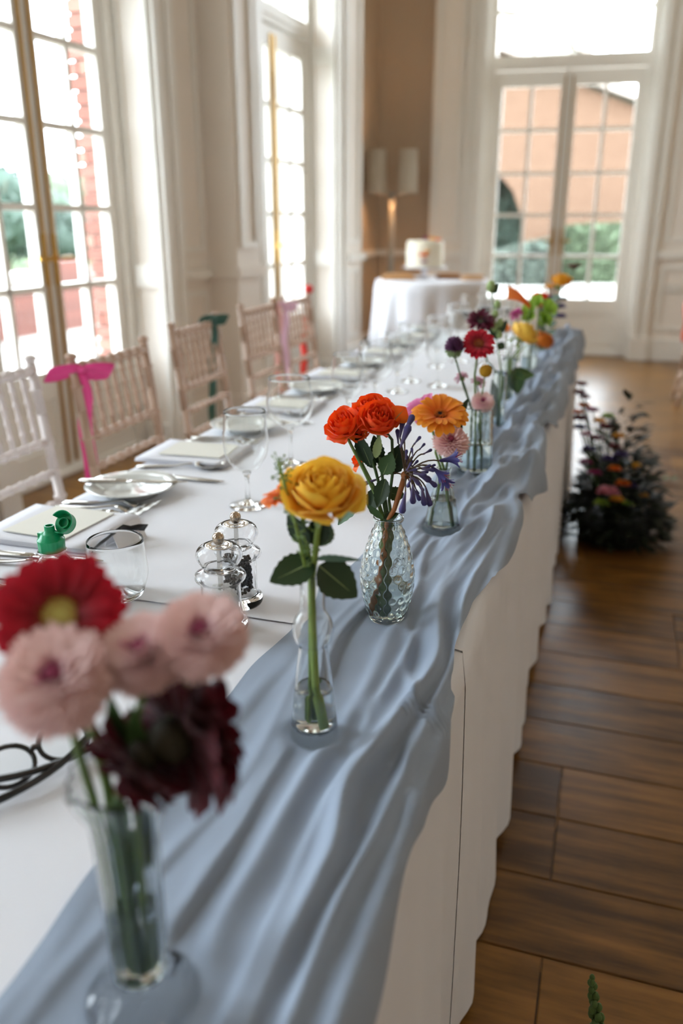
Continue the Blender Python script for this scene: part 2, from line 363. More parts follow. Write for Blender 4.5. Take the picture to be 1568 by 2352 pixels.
# ---- unseen sides that close the room
o = MB().box((4.6, -4.3, 0), (4.8, 9.4, CEIL)).obj('wall_right', paint, None, False); structure(o, 'cream wall')
o = MB().box((-3.6, -4.3, 0), (4.8, -4.1, CEIL)).obj('wall_front', paint, None, False); structure(o, 'cream wall')
o = MB().box((-3.5, -4.3, CEIL), (4.8, 9.6, CEIL + 0.1)).obj('ceiling', plaster, None, False); structure(o, 'white plaster ceiling')
# ---- floor: single planks where they can be told apart, a boarded slab beyond
def wood_floor(name, dark, light, boards):
    m = bpy.data.materials.new(name); m.use_nodes = True; nt = m.node_tree; b = nt.nodes['Principled BSDF']
    tc = nt.nodes.new('ShaderNodeTexCoord'); mp = nt.nodes.new('ShaderNodeMapping'); mp.inputs['Scale'].default_value = (0.9, 9, 9)
    n = nt.nodes.new('ShaderNodeTexNoise'); n.inputs['Scale'].default_value = 3; n.inputs['Detail'].default_value = 8; n.inputs['Roughness'].default_value = 0.65
    n2 = nt.nodes.new('ShaderNodeTexNoise'); n2.inputs['Scale'].default_value = 5; n2.inputs['Detail'].default_value = 6
    oi = nt.nodes.new('ShaderNodeObjectInfo'); ad = nt.nodes.new('ShaderNodeVectorMath'); ad.operation = 'ADD'
    cr = nt.nodes.new('ShaderNodeValToRGB'); cr.color_ramp.elements[0].position = 0.3; cr.color_ramp.elements[1].position = 0.72
    cr.color_ramp.elements[0].color = lin(dark) + (1,); cr.color_ramp.elements[1].color = lin(light) + (1,)
    nt.links.new(tc.outputs['Object'], ad.inputs[0]); nt.links.new(oi.outputs['Random'], ad.inputs[1])
    nt.links.new(ad.outputs[0], mp.inputs[0]); nt.links.new(mp.outputs[0], n.inputs['Vector']); nt.links.new(tc.outputs['Object'], n2.inputs['Vector'])
    mx = nt.nodes.new('ShaderNodeMath'); mx.operation = 'ADD'; sb = nt.nodes.new('ShaderNodeMath'); sb.operation = 'MULTIPLY_ADD'; sb.inputs[1].default_value = 0.35; 
    nt.links.new(n2.outputs['Fac'], sb.inputs[0]); sb.inputs[2].default_value = -0.175
    nt.links.new(n.outputs['Fac'], mx.inputs[0]); nt.links.new(sb.outputs[0], mx.inputs[1])
    s3 = nt.nodes.new('ShaderNodeMath'); s3.operation = 'MULTIPLY_ADD'; s3.inputs[1].default_value = 0.22; s3.inputs[2].default_value = -0.11
    nt.links.new(oi.outputs['Random'], s3.inputs[0]); m4 = nt.nodes.new('ShaderNodeMath'); m4.operation = 'ADD'
    nt.links.new(mx.outputs[0], m4.inputs[0]); nt.links.new(s3.outputs[0], m4.inputs[1]); nt.links.new(m4.outputs[0], cr.inputs[0])
    src = cr.outputs[0]
    if boards:
        bt = nt.nodes.new('ShaderNodeTexBrick'); bt.inputs['Color1'].default_value = (1, 1, 1, 1); bt.inputs['Color2'].default_value = (0.75, 0.75, 0.75, 1); bt.inputs['Mortar'].default_value = (0.25, 0.22, 0.2, 1)
        bt.inputs['Scale'].default_value = 1.0; bt.inputs['Brick Width'].default_value = 1.9; bt.inputs['Row Height'].default_value = 0.19; bt.inputs['Mortar Size'].default_value = 0.004
        nt.links.new(tc.outputs['Object'], bt.inputs['Vector'])
        mm = nt.nodes.new('ShaderNodeMix'); mm.data_type = 'RGBA'; mm.blend_type = 'MULTIPLY'; mm.inputs['Factor'].default_value = 1
        nt.links.new(src, mm.inputs['A']); nt.links.new(bt.outputs['Color'], mm.inputs['B']); src = mm.outputs['Result']
    nt.links.new(src, b.inputs['Base Color']); b.inputs['Specular IOR Level'].default_value = 0.38
    rr = nt.nodes.new('ShaderNodeMapRange'); rr.inputs['To Min'].default_value = 0.24; rr.inputs['To Max'].default_value = 0.40
    nt.links.new(n.outputs['Fac'], rr.inputs['Value']); nt.links.new(rr.outputs[0], b.inputs['Roughness'])
    bp = nt.nodes.new('ShaderNodeBump'); bp.inputs['Strength'].default_value = 0.15; bp.inputs['Distance'].default_value = 0.003
    nt.links.new(n.outputs['Fac'], bp.inputs['Height']); nt.links.new(bp.outputs[0], b.inputs['Normal'])
    return m
WF1, WF2 = (72, 45, 15), (148, 104, 46)
wfm = wood_floor('oak_plank', WF1, WF2, False); wfs = wood_floor('oak_boards', WF1, WF2, True)
fo = MB().box((-3.3, -4.2, -0.1), (4.7, 9.3, -0.004)).obj('floor', wfs, None, False); structure(fo, 'worn oak board floor')
rnd = random.Random(3)
pls = {}
for r in range(27):
    y0 = 0.035 + r * 0.19; x = -2.62 - rnd.random() * 0.2
    x = -2.6 if r % 1 == 0 else x
    first = True
    while x < 2.3:
        L = rnd.choice((1.3, 1.6, 1.9, 2.2)) if not first else rnd.choice((0.7, 1.1, 1.5)); first = False
        if r == 5 and abs(x + 2.6) > 1: pass
        if L not in pls: pls[L] = MB().bbox((0.0015, 0.0015, -0.0035), (L - 0.0015, 0.1885, 0.0), 0.0018).mesh('plank', wfm, False)
        p = link('plank', pls[L], fo); p.location = (x, y0, 0.0); x += L

# ---- unseen ceiling globes added to lift the hall's brightness with warm fill light
gm = bpy.data.materials.new('fill_lamp_glow'); gm.use_nodes = True; b_ = gm.node_tree.nodes['Principled BSDF']; b_.inputs['Base Color'].default_value = (0.9, 0.85, 0.75, 1); b_.inputs['Emission Color'].default_value = (1.0, 0.80, 0.58, 1); b_.inputs['Emission Strength'].default_value = 6.5
for k, y in enumerate((-0.6, 3.0, 6.4)):
    R_ = thing('added_fill_lamp', 'unseen globe lamp added under the ceiling to brighten the hall', 'lamp', (2.3, y, CEIL), 0, 'added ceiling fill lamps')
    MB().ball((0, 0, -0.75), 0.2, 12, 20).obj('globe', gm, R_); MB().tube([(0, 0, -0.55), (0, 0, -0.02)], 0.008, 8).obj('rod', brass, R_); MB().lathe([(0.0004, -0.03), (0.05, -0.03), (0.06, 0.0), (0.0004, 0.0)], 20).obj('ceiling_rose', brass, R_)
# ================================================================== OUTSIDE
def brick_mat(name, c1, c2, mortar, bw=0.225, rh=0.075):
    m = bpy.data.materials.new(name); m.use_nodes = True; nt = m.node_tree; b = nt.nodes['Principled BSDF']
    tc = nt.nodes.new('ShaderNodeTexCoord'); bt = nt.nodes.new('ShaderNodeTexBrick'); mp = nt.nodes.new('ShaderNodeMapping')
    mp.inputs['Rotation'].default_value = (pi / 2, 0, 0)
    bt.inputs['Color1'].default_value = lin(c1) + (1,); bt.inputs['Color2'].default_value = lin(c2) + (1,); bt.inputs['Mortar'].default_value = lin(mortar) + (1,)
    bt.inputs['Scale'].default_value = 1; bt.inputs['Brick Width'].default_value = bw; bt.inputs['Row Height'].default_value = rh; bt.inputs['Mortar Size'].default_value = 0.006
    nt.links.new(tc.outputs['Object'], mp.inputs[0]); nt.links.new(mp.outputs[0], bt.inputs['Vector'])
    nt.links.new(bt.outputs['Color'], b.inputs['Base Color']); b.inputs['Roughness'].default_value = 0.85; return m
bk = brick_mat('red_brickwork', (104, 56, 46), (90, 48, 40), (112, 98, 90))
bk2 = brick_mat('orange_brickwork', (94, 68, 50), (88, 62, 44), (94, 74, 58))
stone = mat('pale_stone', (150, 147, 142), 0.8, 0.06, 3)
grassm = mat('lawn_grass', (70, 88, 52), 0.9, 0.25, 6)
pav = mat('pale_paving', (140, 137, 132), 0.85, 0.06, 1.5)
o = MB().box((-70, -40, -0.6), (60, 90, -0.35)).obj('lawn', grassm, None, False); o['kind'] = 'structure'; o['label'] = 'green lawn beyond the terrace'
t = MB(); t.box((-4.6, -12, -0.34), (-0.12, 9, -0.1)); o = t.obj('terrace', pav, None, False); o.matrix_world = ML; structure(o, 'pale paved terrace outside the side windows')
t = MB(); t.box((-9, 0.12, -0.34), (14, 11.9, -0.08)); o = t.obj('courtyard', mat('pale_gravel', (150, 146, 140), 0.9, 0.08, 4), None, False); o.matrix_world = MBK; structure(o, 'pale gravel court outside the end doors')
# parapet
R_ = thing('parapet_wall', 'low red brick parapet with white stone coping along the terrace', 'wall')
R_.matrix_world = ML
MB().box((-4.75, -12, -0.34), (-4.45, 14, 0.55)).obj('brick_face', bk, R_, False); MB().box((-4.82, -12, 0.55), (-4.38, 14, 0.66)).obj('coping', stone, R_, False)
for k in range(5): MB().box((-4.84, -10 + k * 5.1, -0.34), (-4.36, -9.4 + k * 5.1, 0.78)).obj('pier', bk, R_, False)
# toothed brick return beside window_1, brick by brick
br_m = [mat('brick_a', (128, 82, 72), 0.85, 0.12, 14, bump=0.3, bscale=60), mat('brick_b', (118, 72, 62), 0.85, 0.12, 14, bump=0.3, bscale=60), mat('brick_c', (138, 96, 84), 0.85, 0.12, 14, bump=0.3, bscale=60)]
R_ = root('brick_pier', ML, 'red brick pier outside beside the window')
MB().box((-0.35, 0.705, -0.1), (-0.13, 1.75, 4.5)).obj('pier_core', mat('lime_mortar', (140, 130, 122), 0.9, 0.05, 8), R_, False)
MB().box((-0.20, 0.66, -0.1), (-0.12, 0.70, 4.5)).obj('window_box', paint_w, R_, False)
bms = [MB().bbox((0, 0, 0), (0.215, 0.03, 0.063), 0.004).mesh('brick', m, False) for m in br_m]; bmh = [MB().bbox((0, 0, 0), (0.102, 0.03, 0.063), 0.004).mesh('brick', m, False) for m in br_m]
rb = random.Random(5)
for i in range(60):
    z = -0.09 + i * 0.075
    if (i // 3) % 2 == 0:
        lst = [(-0.435, bms)] if i % 2 else [(-0.435, bmh), (-0.322, bmh)]
    else: lst = [(-0.498, bms), (-0.272, bmh)] if i % 2 else [(-0.498, bmh), (-0.385, bms)]
    for x, L in lst: p = link('brick', rb.choice(L), R_); p.location = (x + 0.085, 0.676 + rb.uniform(-0.002, 0.002), z)
R_ = root('stone_pier', ML, 'white painted pier outside the far window')
MB().box((-0.5, 3.29, -0.1), (-0.13, 4.4, 4.5)).obj('pier_core', stone, R_, False)
# trees: trunk and a crown of many leaf cards
def tree(label, x, y, h, r, rgb, seed, lobes=9, n=1500, squat=1.0):
    R_ = thing('tree', label, 'tree', (x, y, -0.35), 0, 'trees beyond the terrace'); rr = random.Random(seed)
    t = MB(); t.tube([(0, 0, 0), (0.1, 0, h * 0.3), (0, 0.1, h * 0.6), (0.1, 0.05, h * 0.85)], [0.035 * h, 0.03 * h, 0.02 * h, 0.008 * h], 8)
    for k in range(6): a = k * 1.05 + rr.random(); z = h * rr.uniform(0.35, 0.65); t.tube([(0.05, 0, z), (math.cos(a) * r * 0.6, math.sin(a) * r * 0.6, z + h * 0.2)], [0.014 * h, 0.004 * h], 6)
    t.obj('trunk', mat('bark', (92, 78, 62), 0.9, 0.2, 10), R_)
    L = [(rr.uniform(-.55, .55) * r, rr.uniform(-.55, .55) * r, h * rr.uniform(0.42, 0.85), r * rr.uniform(0.4, 0.62)) for _ in range(lobes)]
    c_ = MB()
    for i in range(n):
        lx, ly, lz, lr = rr.choice(L); u = rr.uniform(-1, 1); a = rr.uniform(0, 2 * pi); q = math.sqrt(1 - u * u); k = lr * rr.uniform(0.75, 1.05)
        p = Vector((lx + k * q * math.cos(a), ly + k * q * math.sin(a), lz + k * u * squat)); s = h * 0.035 * rr.uniform(0.7, 1.5)
        e1 = Vector((rr.uniform(-1, 1), rr.uniform(-1, 1), rr.uniform(-1, 1))).normalized(); e2 = e1.cross(Vector((rr.uniform(-1, 1), rr.uniform(-1, 1), rr.uniform(-1, 1)))).normalized(); b = len(c_.v)
        c_.v += [tuple(p - e1 * s), tuple(p + e2 * s * 0.5), tuple(p + e1 * s), tuple(p - e2 * s * 0.5)]; c_.face(b, b + 1, b + 2, b + 3)
    o = c_.obj('crown', mat('leaves_%d_%d_%d' % rgb, rgb, 0.7, 0.25, 2), R_, False); o['kind'] = 'stuff'
    core = MB()
    for lx, ly, lz, lr in L: core.ball((lx, ly, lz), lr * 0.8, 7, 10, squat)
    core.obj('inner_foliage', mat('leaves_%d_%d_%d' % rgb, rgb, 0.7, 0.25, 2), R_)
def wpt(x, y, D):
    d = ray(x, y); k = D / math.hypot(d.x, d.y); return C + d * k
for i, (x, D, top, r, rgb, lab) in enumerate([
    (2, 24, 372, 1.6, (50, 68, 57), 'dark green tree rising above the parapet behind the window leaf'),
    (66, 36, 440, 2.2, (62, 78, 62), 'mid green tree between two darker trees past the parapet'),
    (132, 44, 415, 2.4, (86, 98, 76), 'pale yellow-green tree far off past the parapet'),
    (158, 27, 470, 1.4, (52, 68, 58), 'small dark rounded tree past the brick pier')]):
    p = wpt(x, 512, D); q = wpt(x, top, D); tree(lab, p.x, p.y, q.z + 0.35, r, rgb, 20 + i)
# garden building seen through the end doors
def bpt(x, y, off):
    n = Vector((NB.x, NB.y, 0)); d = ray(x, y); P0 = Vector((-0.031, 8.62, 0)) - n * off
    t = (P0 - Vector((C.x, C.y, 0))).dot(n) / d.dot(n); p = C + d * t; q = p - P0; return (q.dot(VB), p.z)
OFF = 14.0
def bp2(x, y): return bpt(x, y, OFF)
Rb = thing('garden_building', 'orange brick gabled building with an archway beyond the end doors', 'building'); Rb.matrix_world = MBK
e0 = bp2(1470, 248); e1 = bp2(1325, 192); sl = (e0[1] - e1[1]) / (e0[0] - e1[0]); ax = e1[0] - 3.2; apz = e1[1] - sl * 3.2
arc = [bp2(*q) for q in ((1085, 640), (1088, 520), (1110, 430), (1150, 405), (1178, 440), (1198, 500), (1203, 560), (1196, 640))]
xl, xr = ax - 7.0, e0[0] + 2.2; zr = e0[1] + sl * 2.2
def ring(y):
    return [(xl, y, apz + sl * 7.0 * 0.9), (ax, y, apz), (xr, y, zr), (xr, y, -0.4), (arc[-1][0], y, -0.4)] + [(q[0], y, q[1]) for q in reversed(arc)] + [(arc[0][0], y, -0.4), (xl, y, -0.4)]
A = ring(OFF); B = ring(OFF + 0.5); m = MB(); m.v = A + B; n_ = len(A); m.face(*range(n_)); m.face(*(n_ + i for i in range(n_ - 1, -1, -1)))
for i in range(n_): m.face(i, n_ + i, n_ + (i + 1) % n_, (i + 1) % n_)
m.obj('brick_wall', bk2, Rb, False)
rm = MB()
for (xa, za), (xb, zb) in (((xl - 0.3, apz + sl * 7.0 * 0.9 + 0.03), (ax, apz + 0.03)), ((ax, apz + 0.03), (xr + 0.3, zr + 0.03))):
    b = len(rm.v); rm.v += [(xa, OFF - 0.3, za), (xb, OFF - 0.3, zb), (xb, OFF + 6, zb), (xa, OFF + 6, za), (xa, OFF - 0.3, za + 0.06), (xb, OFF - 0.3, zb + 0.06), (xb, OFF + 6, zb + 0.06), (xa, OFF + 6, za + 0.06)]
    for q in ((0, 3, 2, 1), (4, 5, 6, 7), (0, 1, 5, 4), (1, 2, 6, 5), (2, 3, 7, 6), (3, 0, 4, 7)): rm.face(*(b + i for i in q))
rm.obj('roof', mat('pale_roof_tiles', (150, 138, 130), 0.8, 0.1, 5), Rb, False)
def hedge(name, label, cat, pts, off, dep, rgb, seed, n=2200):
    """clipped or loose planting: leaf cards over a core, pts = (x,y) pixel outline top, sits on ground"""
    rr = random.Random(seed); P = [bpt(x, y, off) for x, y in pts]; core = MB(); fm = mat('leaves_%d_%d_%d' % rgb, rgb, 0.75, 0.3, 2.5)
    R_ = thing(name, label, cat); R_.matrix_world = MBK
    for i in range(len(P) - 1):
        (xa, za), (xb, zb) = P[i], P[i + 1]; b = len(core.v)
        core.v += [(xa, off, -0.35), (xb, off, -0.35), (xb, off + dep, -0.35), (xa, off + dep, -0.35), (xa, off + 0.1, za), (xb, off + 0.1, zb), (xb, off + dep, zb), (xa, off + dep, za)]
        for q in ((0, 3, 2, 1), (4, 5, 6, 7), (0, 1, 5, 4), (1, 2, 6, 5), (2, 3, 7, 6), (3, 0, 4, 7)): core.face(*(b + k for k in q))
    core.obj('inner_foliage', fm, R_, False); c_ = MB()
    for k in range(n):
        i = rr.randrange(len(P) - 1); t = rr.random(); x = lerp(P[i][0], P[i + 1][0], t); zt = lerp(P[i][1], P[i + 1][1], t)
        if rr.random() < 0.5: p = Vector((x, off - 0.02 + rr.uniform(-.06, .04), rr.uniform(-0.3, zt)))
        else: p = Vector((x, off + rr.uniform(0, dep), zt + rr.uniform(-0.04, 0.1)))
        s = rr.uniform(0.05, 0.12); e1 = Vector((rr.uniform(-1, 1), rr.uniform(-1, 1), rr.uniform(-1, 1))).normalized(); e2 = e1.cross(Vector((rr.random(), rr.random() - .5, rr.random()))).normalized(); b = len(c_.v)
        c_.v += [tuple(p - e1 * s), tuple(p + e2 * s * 0.5), tuple(p + e1 * s), tuple(p - e2 * s * 0.5)]; c_.face(b, b + 1, b + 2, b + 3)
    o = c_.obj('foliage', fm, R_, False); o['kind'] = 'stuff'; return R_
hedge('hedge', 'clipped bright green hedge in front of the brick building', 'hedge', [(1268, 535), (1330, 530), (1400, 526), (1500, 524), (1620, 520)], 12.0, 1.2, (74, 88, 64), 41)
hedge('shrub', 'dark green shrub standing in the archway of the brick building', 'shrub', [(1060, 440), (1100, 400), (1150, 395), (1190, 420), (1230, 540)], 14.9, 1.6, (48, 66, 55), 42)
hedge('shrub', 'low grey-green shrubs along the foot of the brick building', 'shrub', [(1080, 575), (1140, 590), (1190, 575), (1240, 565), (1275, 562)], 10.8, 0.8, (76, 86, 76), 43)

R2 = thing('pale_gable_house', 'pale rendered gable house far beyond the brick building', 'building'); R2.matrix_world = MBK
g0 = bpt(1330, 122, 24.0); g1 = bpt(1160, 32, 24.0); s2_ = (g0[1] - g1[1]) / (g0[0] - g1[0]); gx = g1[0] - 1.0; gz = g1[1] - s2_ * 1.0; x0_, x1_ = gx - 5, gx + 5; ze = gz + s2_ * 5
m = MB(); m.v = [(x0_, 24, -0.4), (x1_, 24, -0.4), (x1_, 24, ze), (gx, 24, gz), (x0_, 24, ze), (x0_, 30, -0.4), (x1_, 30, -0.4), (x1_, 30, ze), (gx, 30, gz), (x0_, 30, ze)]
for q in ((0, 1, 2, 3, 4), (9, 8, 7, 6, 5), (0, 5, 6, 1), (1, 6, 7, 2), (4, 9, 5, 0)): m.face(*q)
m.obj('rendered_wall', mat('pale_render', (186, 180, 172), 0.8, 0.04, 1), R2, False)
m = MB(); m.v = [(x0_ - .2, 23.8, ze), (gx, 23.8, gz), (x1_ + .2, 23.8, ze), (x0_ - .2, 30.2, ze), (gx, 30.2, gz), (x1_ + .2, 30.2, ze)]; m.v += [(a, b, c + 0.15) for a, b, c in m.v]
for q in ((0, 3, 4, 1), (1, 4, 5, 2), (6, 7, 10, 9), (7, 8, 11, 10), (0, 1, 7, 6), (1, 2, 8, 7), (2, 5, 11, 8), (0, 6, 9, 3)): m.face(*q)
m.obj('roof', mat('pale_roof_tiles', (150, 138, 130)), R2, False)
# ================================================================== LONG TABLE AND CLOTHS
from mathutils import noise as NZ
TXL, TXR, TY0, TY1 = -0.93, -0.13, -0.95, 3.98
wood_t = mat('table_ply', (150, 118, 84), 0.6, 0.1, 12); steel = mat('dark_steel', (70, 72, 74), 0.4, metal=0.8)
for k, (y0, y1) in enumerate(((-0.9, 0.895), (0.905, 2.41), (2.42, 3.96))):
    R_ = thing('trestle_table', 'folding trestle table under the white cloths of the long table', 'table', (-0.53, (y0 + y1) / 2, 0), 0, 'trestle tables of the long table')
    hl = (y1 - y0) / 2; MB().bbox((-0.39, -hl, 0.71), (0.39, hl, 0.744), 0.004).obj('table_top', wood_t, R_, False)
    for sx in (-1, 1):
        for sy in (-1, 1): MB().tube([(sx * 0.28, sy * (hl - 0.2), 0.0), (sx * 0.28, sy * (hl - 0.25), 0.71)], 0.014, 10).obj('leg', steel, R_)
cloth_m = mat('white_table_linen', (228, 229, 235), 0.8, 0.012, 6, sheen=0.2, bump=0.05, bscale=900)
def cloth_top(x, y):
    z = 0.0012 * NZ.noise(Vector((x * 5, y * 4, 1.3))) + 0.0006 * NZ.noise(Vector((x * 17, y * 13, 4)))
    z += 0.0022 * math.exp(-((x + 0.522 + 0.004 * math.sin(y * 3)) / 0.004) ** 2)
    for yc in (1.62, 2.35, 3.1, 0.15): z += 0.0018 * math.exp(-((y - yc - 0.01 * math.sin(x * 4)) / 0.005) ** 2)
    return z
def drape(y, q, side, seed):
    """outward offset of the drop, q = 0 at the edge, 1 at the hem"""
    f = 0.016 * math.sin(y * 21 + seed + 1.2 * math.sin(y * 5)) + 0.012 * math.sin(y * 43 + seed * 2) + 0.02 * NZ.noise(Vector((y * 6, q * 1.5, seed)))
    return max(0.003, 0.004 + 0.012 * q + f * (0.12 + 0.88 * q) * 0.55)
def cloth(name, label, y0, y1, z0, seed, ends=()):
    m = MB(); ny = int((y1 - y0) / 0.02); P = []
    for i in range(ny + 1):
        y = lerp(y0, y1, i / ny); row = []
        hem = 0.022 + 0.012 * math.sin(y * 9) - z0
        for k in range(12): q = 1 - k / 12; row.append((TXL - drape(y, q, -1, 3.4) - z0 * 0.4, y, lerp(TH, hem, q)))
        for k in range(41):
            x = lerp(TXL, TXR, k / 40); row.append((x, y, TH + z0 + cloth_top(x, y) - (0.004 if k in (0, 40) else 0)))
        for k in range(1, 15): q = k / 14; row.append((TXR + drape(y, q, 1, 0.4) + z0 * 0.4, y, lerp(TH, hem, q)))
        P.append(row)
    if 'far' in ends:
        last = P[-1]
        for k in range(1, 13):
            q = k / 12; row = []
            for p in last: row.append((p[0], y1 + 0.01 + 0.03 * q + 0.014 * math.sin(p[0] * 22) * q, min(p[2], lerp(TH + z0, 0.03, q))))
            P.append(row)
    m.grid(P); o = m.obj(name, cloth_m); tag(o, label, 'tablecloth'); return o
cl1 = cloth('tablecloth', 'white linen cloth over the table part carrying the burgundy bouquet and spectacles', TY0, 0.93, 0.0, 0.4)
cl2 = cloth('tablecloth', 'white linen cloth over the table part from the pepper mills to the cake table', 0.885, TY1, 0.0025, 2.1, ('far',))
# loose hem strip hanging off the near cloth
P = []
for i in range(12):
    q = i / 11; a = onz(lerp(1052, 1075, sm(0, 1, q)), lerp(2170, 2352, q), lerp(0.16, 0.03, q)); P.append([a + Vector((0.0, -0.012, 0)) , a + Vector((0.006, 0.012, 0.0))])
m = MB(); m.slab([[Vector((-0.118 + 0.012 * math.sin(i * 0.4) - 0.01 * (1 - i / 11), 0.99 + 0.028 * j + 0.004 * math.sin(i), lerp(0.30, 0.012, i / 11))) for j in range(2)] for i in range(12)], 0.0012)
m.obj('hem_strip', cloth_m, cl1)
# ------------------------------------------------------------------ blue-grey gauze runner
VB_ = {}
for k, q in dict(v1=(330, 2300), v2=(722, 1700), v3=(887, 1425), v4=(1013, 1225), v5=(1088, 1098), v6=(1140, 992), v7=(1163, 930), v8=(1212, 862), v9=(1240, 815)).items(): VB_[k] = onz(*q)
def pw(x, tab):
    for (a, b), (c_, d) in zip(tab, tab[1:]):
        if x <= c_: return lerp(b, d, sm(a, c_, max(a, x)))
    return tab[-1][1]
XL = [(-0.2, -0.335), (0.31, -0.34), (0.46, -0.348), (0.74, -0.355), (0.88, -0.345), (0.98, -0.335), (1.3, -0.325), (1.7, -0.30), (2.1, -0.285), (2.6, -0.265), (3.2, -0.25), (4.1, -0.24)]
DR = [(-0.2, 0.09), (0.30, 0.075), (0.42, 0.05), (0.535, 0.018), (0.62, 0.035), (0.69, 0.055), (0.744, 0.008), (0.80, -0.004), (0.87, -0.012), (1.0, -0.014), (1.1, 0.0), (1.25, 0.03), (1.38, 0.025), (1.46, -0.005), (1.55, 0.03), (1.72, 0.055), (1.85, 0.02), (2.0, -0.01), (2.2, 0.03), (2.45, 0.05), (2.7, 0.015), (2.95, 0.05), (3.3, 0.03), (3.6, 0.06), (4.1, 0.05)]
RID = [  # centre line table, height, left width, right width
    ([(0, -0.250), (0.41, -0.254), (0.62, -0.255), (0.70, -0.262), (0.87, -0.276), (1.0, -0.262), (1.2, -0.25), (1.5, -0.24)], 0.010, 0.022, 0.0035),
    ([(0, -0.222), (0.40, -0.226), (0.6, -0.224), (0.75, -0.212), (0.9, -0.22), (1.2, -0.20), (1.5, -0.18)], 0.008, 0.010, 0.012),
    ([(0, -0.178), (0.372, -0.174), (0.49, -0.166), (0.57, -0.178), (0.67, -0.164), (0.81, -0.150), (1.0, -0.178), (1.2, -0.155)], 0.021, 0.015, 0.007),
    ([(0, -0.196), (0.372, -0.19), (0.55, -0.192), (0.62, -0.186), (0.72, -0.196), (0.9, -0.19)], 0.007, 0.006, 0.008),
    ([(0, -0.146), (0.45, -0.146), (0.55, -0.142), (0.68, -0.136), (0.8, -0.132), (1.0, -0.148), (1.3, -0.138)], 0.014, 0.008, 0.006),
    ([(0, -0.325), (0.5, -0.332), (0.8, -0.32), (1.0, -0.30), (1.3, -0.29)], 0.004, 0.02, 0.008),
    ([(0, -0.30), (0.3, -0.31), (0.6, -0.28), (0.8, -0.30), (1.0, -0.285), (1.3, -0.27)], 0.0035, 0.014, 0.006),
    ([(0.55, -0.12), (0.70, -0.15), (0.85, -0.19), (0.95, -0.215), (1.2, -0.235)], 0.008, 0.007, 0.005)]
VR = dict(v1=0.0365, v2=0.0238, v3=0.0232, v4=0.032, v5=0.0335, v6=0.0175, v7=0.0205, v8=0.0225, v9=0.0225)
def rheight(x, y):
    h = 0.0
    near = 1 - sm(0.95, 1.45, y)
    for k, (tab, a, wl_, wr_) in enumerate(RID):
        d = x - pw(y, tab) - 0.004 * NZ.noise(Vector((y * 7, k * 3.1, 0))); w_ = wl_ if d < 0 else wr_
        amp = a * (0.85 + 0.8 * NZ.noise(Vector((y * 4.2, k * 5.7, 2))) ) * (0.25 + 0.75 * near)
        h += max(0, amp) * math.exp(-(d / w_) ** 2)
    far = sm(0.9, 1.7, y)
    u = x - 0.11 * y; r1 = 1 - abs(NZ.noise(Vector((u * 17, y * 3.1, 7)))) * 2.2; r2 = 1 - abs(NZ.noise(Vector((u * 34 + 3, y * 5.5, 11)))) * 2.0
    edge = sm(-0.34, -0.20, x)
    h += far * edge * (0.030 * max(0, r1) ** 2 + 0.014 * max(0, r2) ** 2 + 0.006 * math.sin(y * 30 + x * 40) * 0.5)
    h += 0.0022 * max(-1, NZ.noise(Vector((x * 30, y * 9, 3)))) + 0.0012 * NZ.noise(Vector((x * 60, y * 22, 5)))
    for k, b in VB_.items():
        rr = math.hypot(x - b.x, y - b.y); h *= 1 - 0.98 * math.exp(-(rr / (VR[k] * 1.28)) ** 8)
    return max(0.0, h)
m = MB(); P = []; ny = 430; nx = 84
for i in range(ny + 1):
    y = lerp(-0.1, 4.03, (i / ny) ** 1.25); xl = pw(y, XL) + 0.004 * NZ.noise(Vector((y * 11, 0, 9))); dr = pw(y, DR); row = []
    Lt = (TXR + 0.006 - xl) + dr
    for j in range(nx + 1):
        t = xl + Lt * j / nx; e = TXR + 0.006
        if t <= e: h = rheight(t, y); row.append((t, y + 0.0, TH + 0.0045 + h))
        else:
            d = t - e; h = rheight(min(t, e), y); k = 1 - math.exp(-d / 0.012)
            out = 0.006 * k + h * 0.5 * k + 0.006 * (0.5 + 0.5 * math.sin(y * 19)) * sm(0, 0.08, d)
            row.append((e + out + 0.004, y, TH + 0.0045 + h * (1 - k) - (d - 0.5 * 0.012 * k)))
    P.append(row)
m.grid(P)
def gauze():
    mt = mat('blue_grey_gauze', (142, 155, 173), 0.85, 0.02, 20, sheen=0.15); nt = mt.node_tree; b = nt.nodes['Principled BSDF']
    tc = nt.nodes.new('ShaderNodeTexCoord'); hs = []
    for d in ('X', 'Y'):
        wv = nt.nodes.new('ShaderNodeTexWave'); wv.bands_direction = d; wv.inputs['Scale'].default_value = 420; wv.inputs['Distortion'].default_value = 0.6
        nt.links.new(tc.outputs['Object'], wv.inputs['Vector']); hs.append(wv)
    ad = nt.nodes.new('ShaderNodeMath'); ad.operation = 'ADD'; nt.links.new(hs[0].outputs['Fac'], ad.inputs[0]); nt.links.new(hs[1].outputs['Fac'], ad.inputs[1])
    bp = nt.nodes.new('ShaderNodeBump'); bp.inputs['Strength'].default_value = 0.12; bp.inputs['Distance'].default_value = 0.001
    nt.links.new(ad.outputs[0], bp.inputs['Height']); nt.links.new(bp.outputs[0], b.inputs['Normal']); return mt
run = m.obj('table_runner', gauze()); tag(run, 'crumpled dusty blue gauze runner along the edge of the long table', 'table runner')

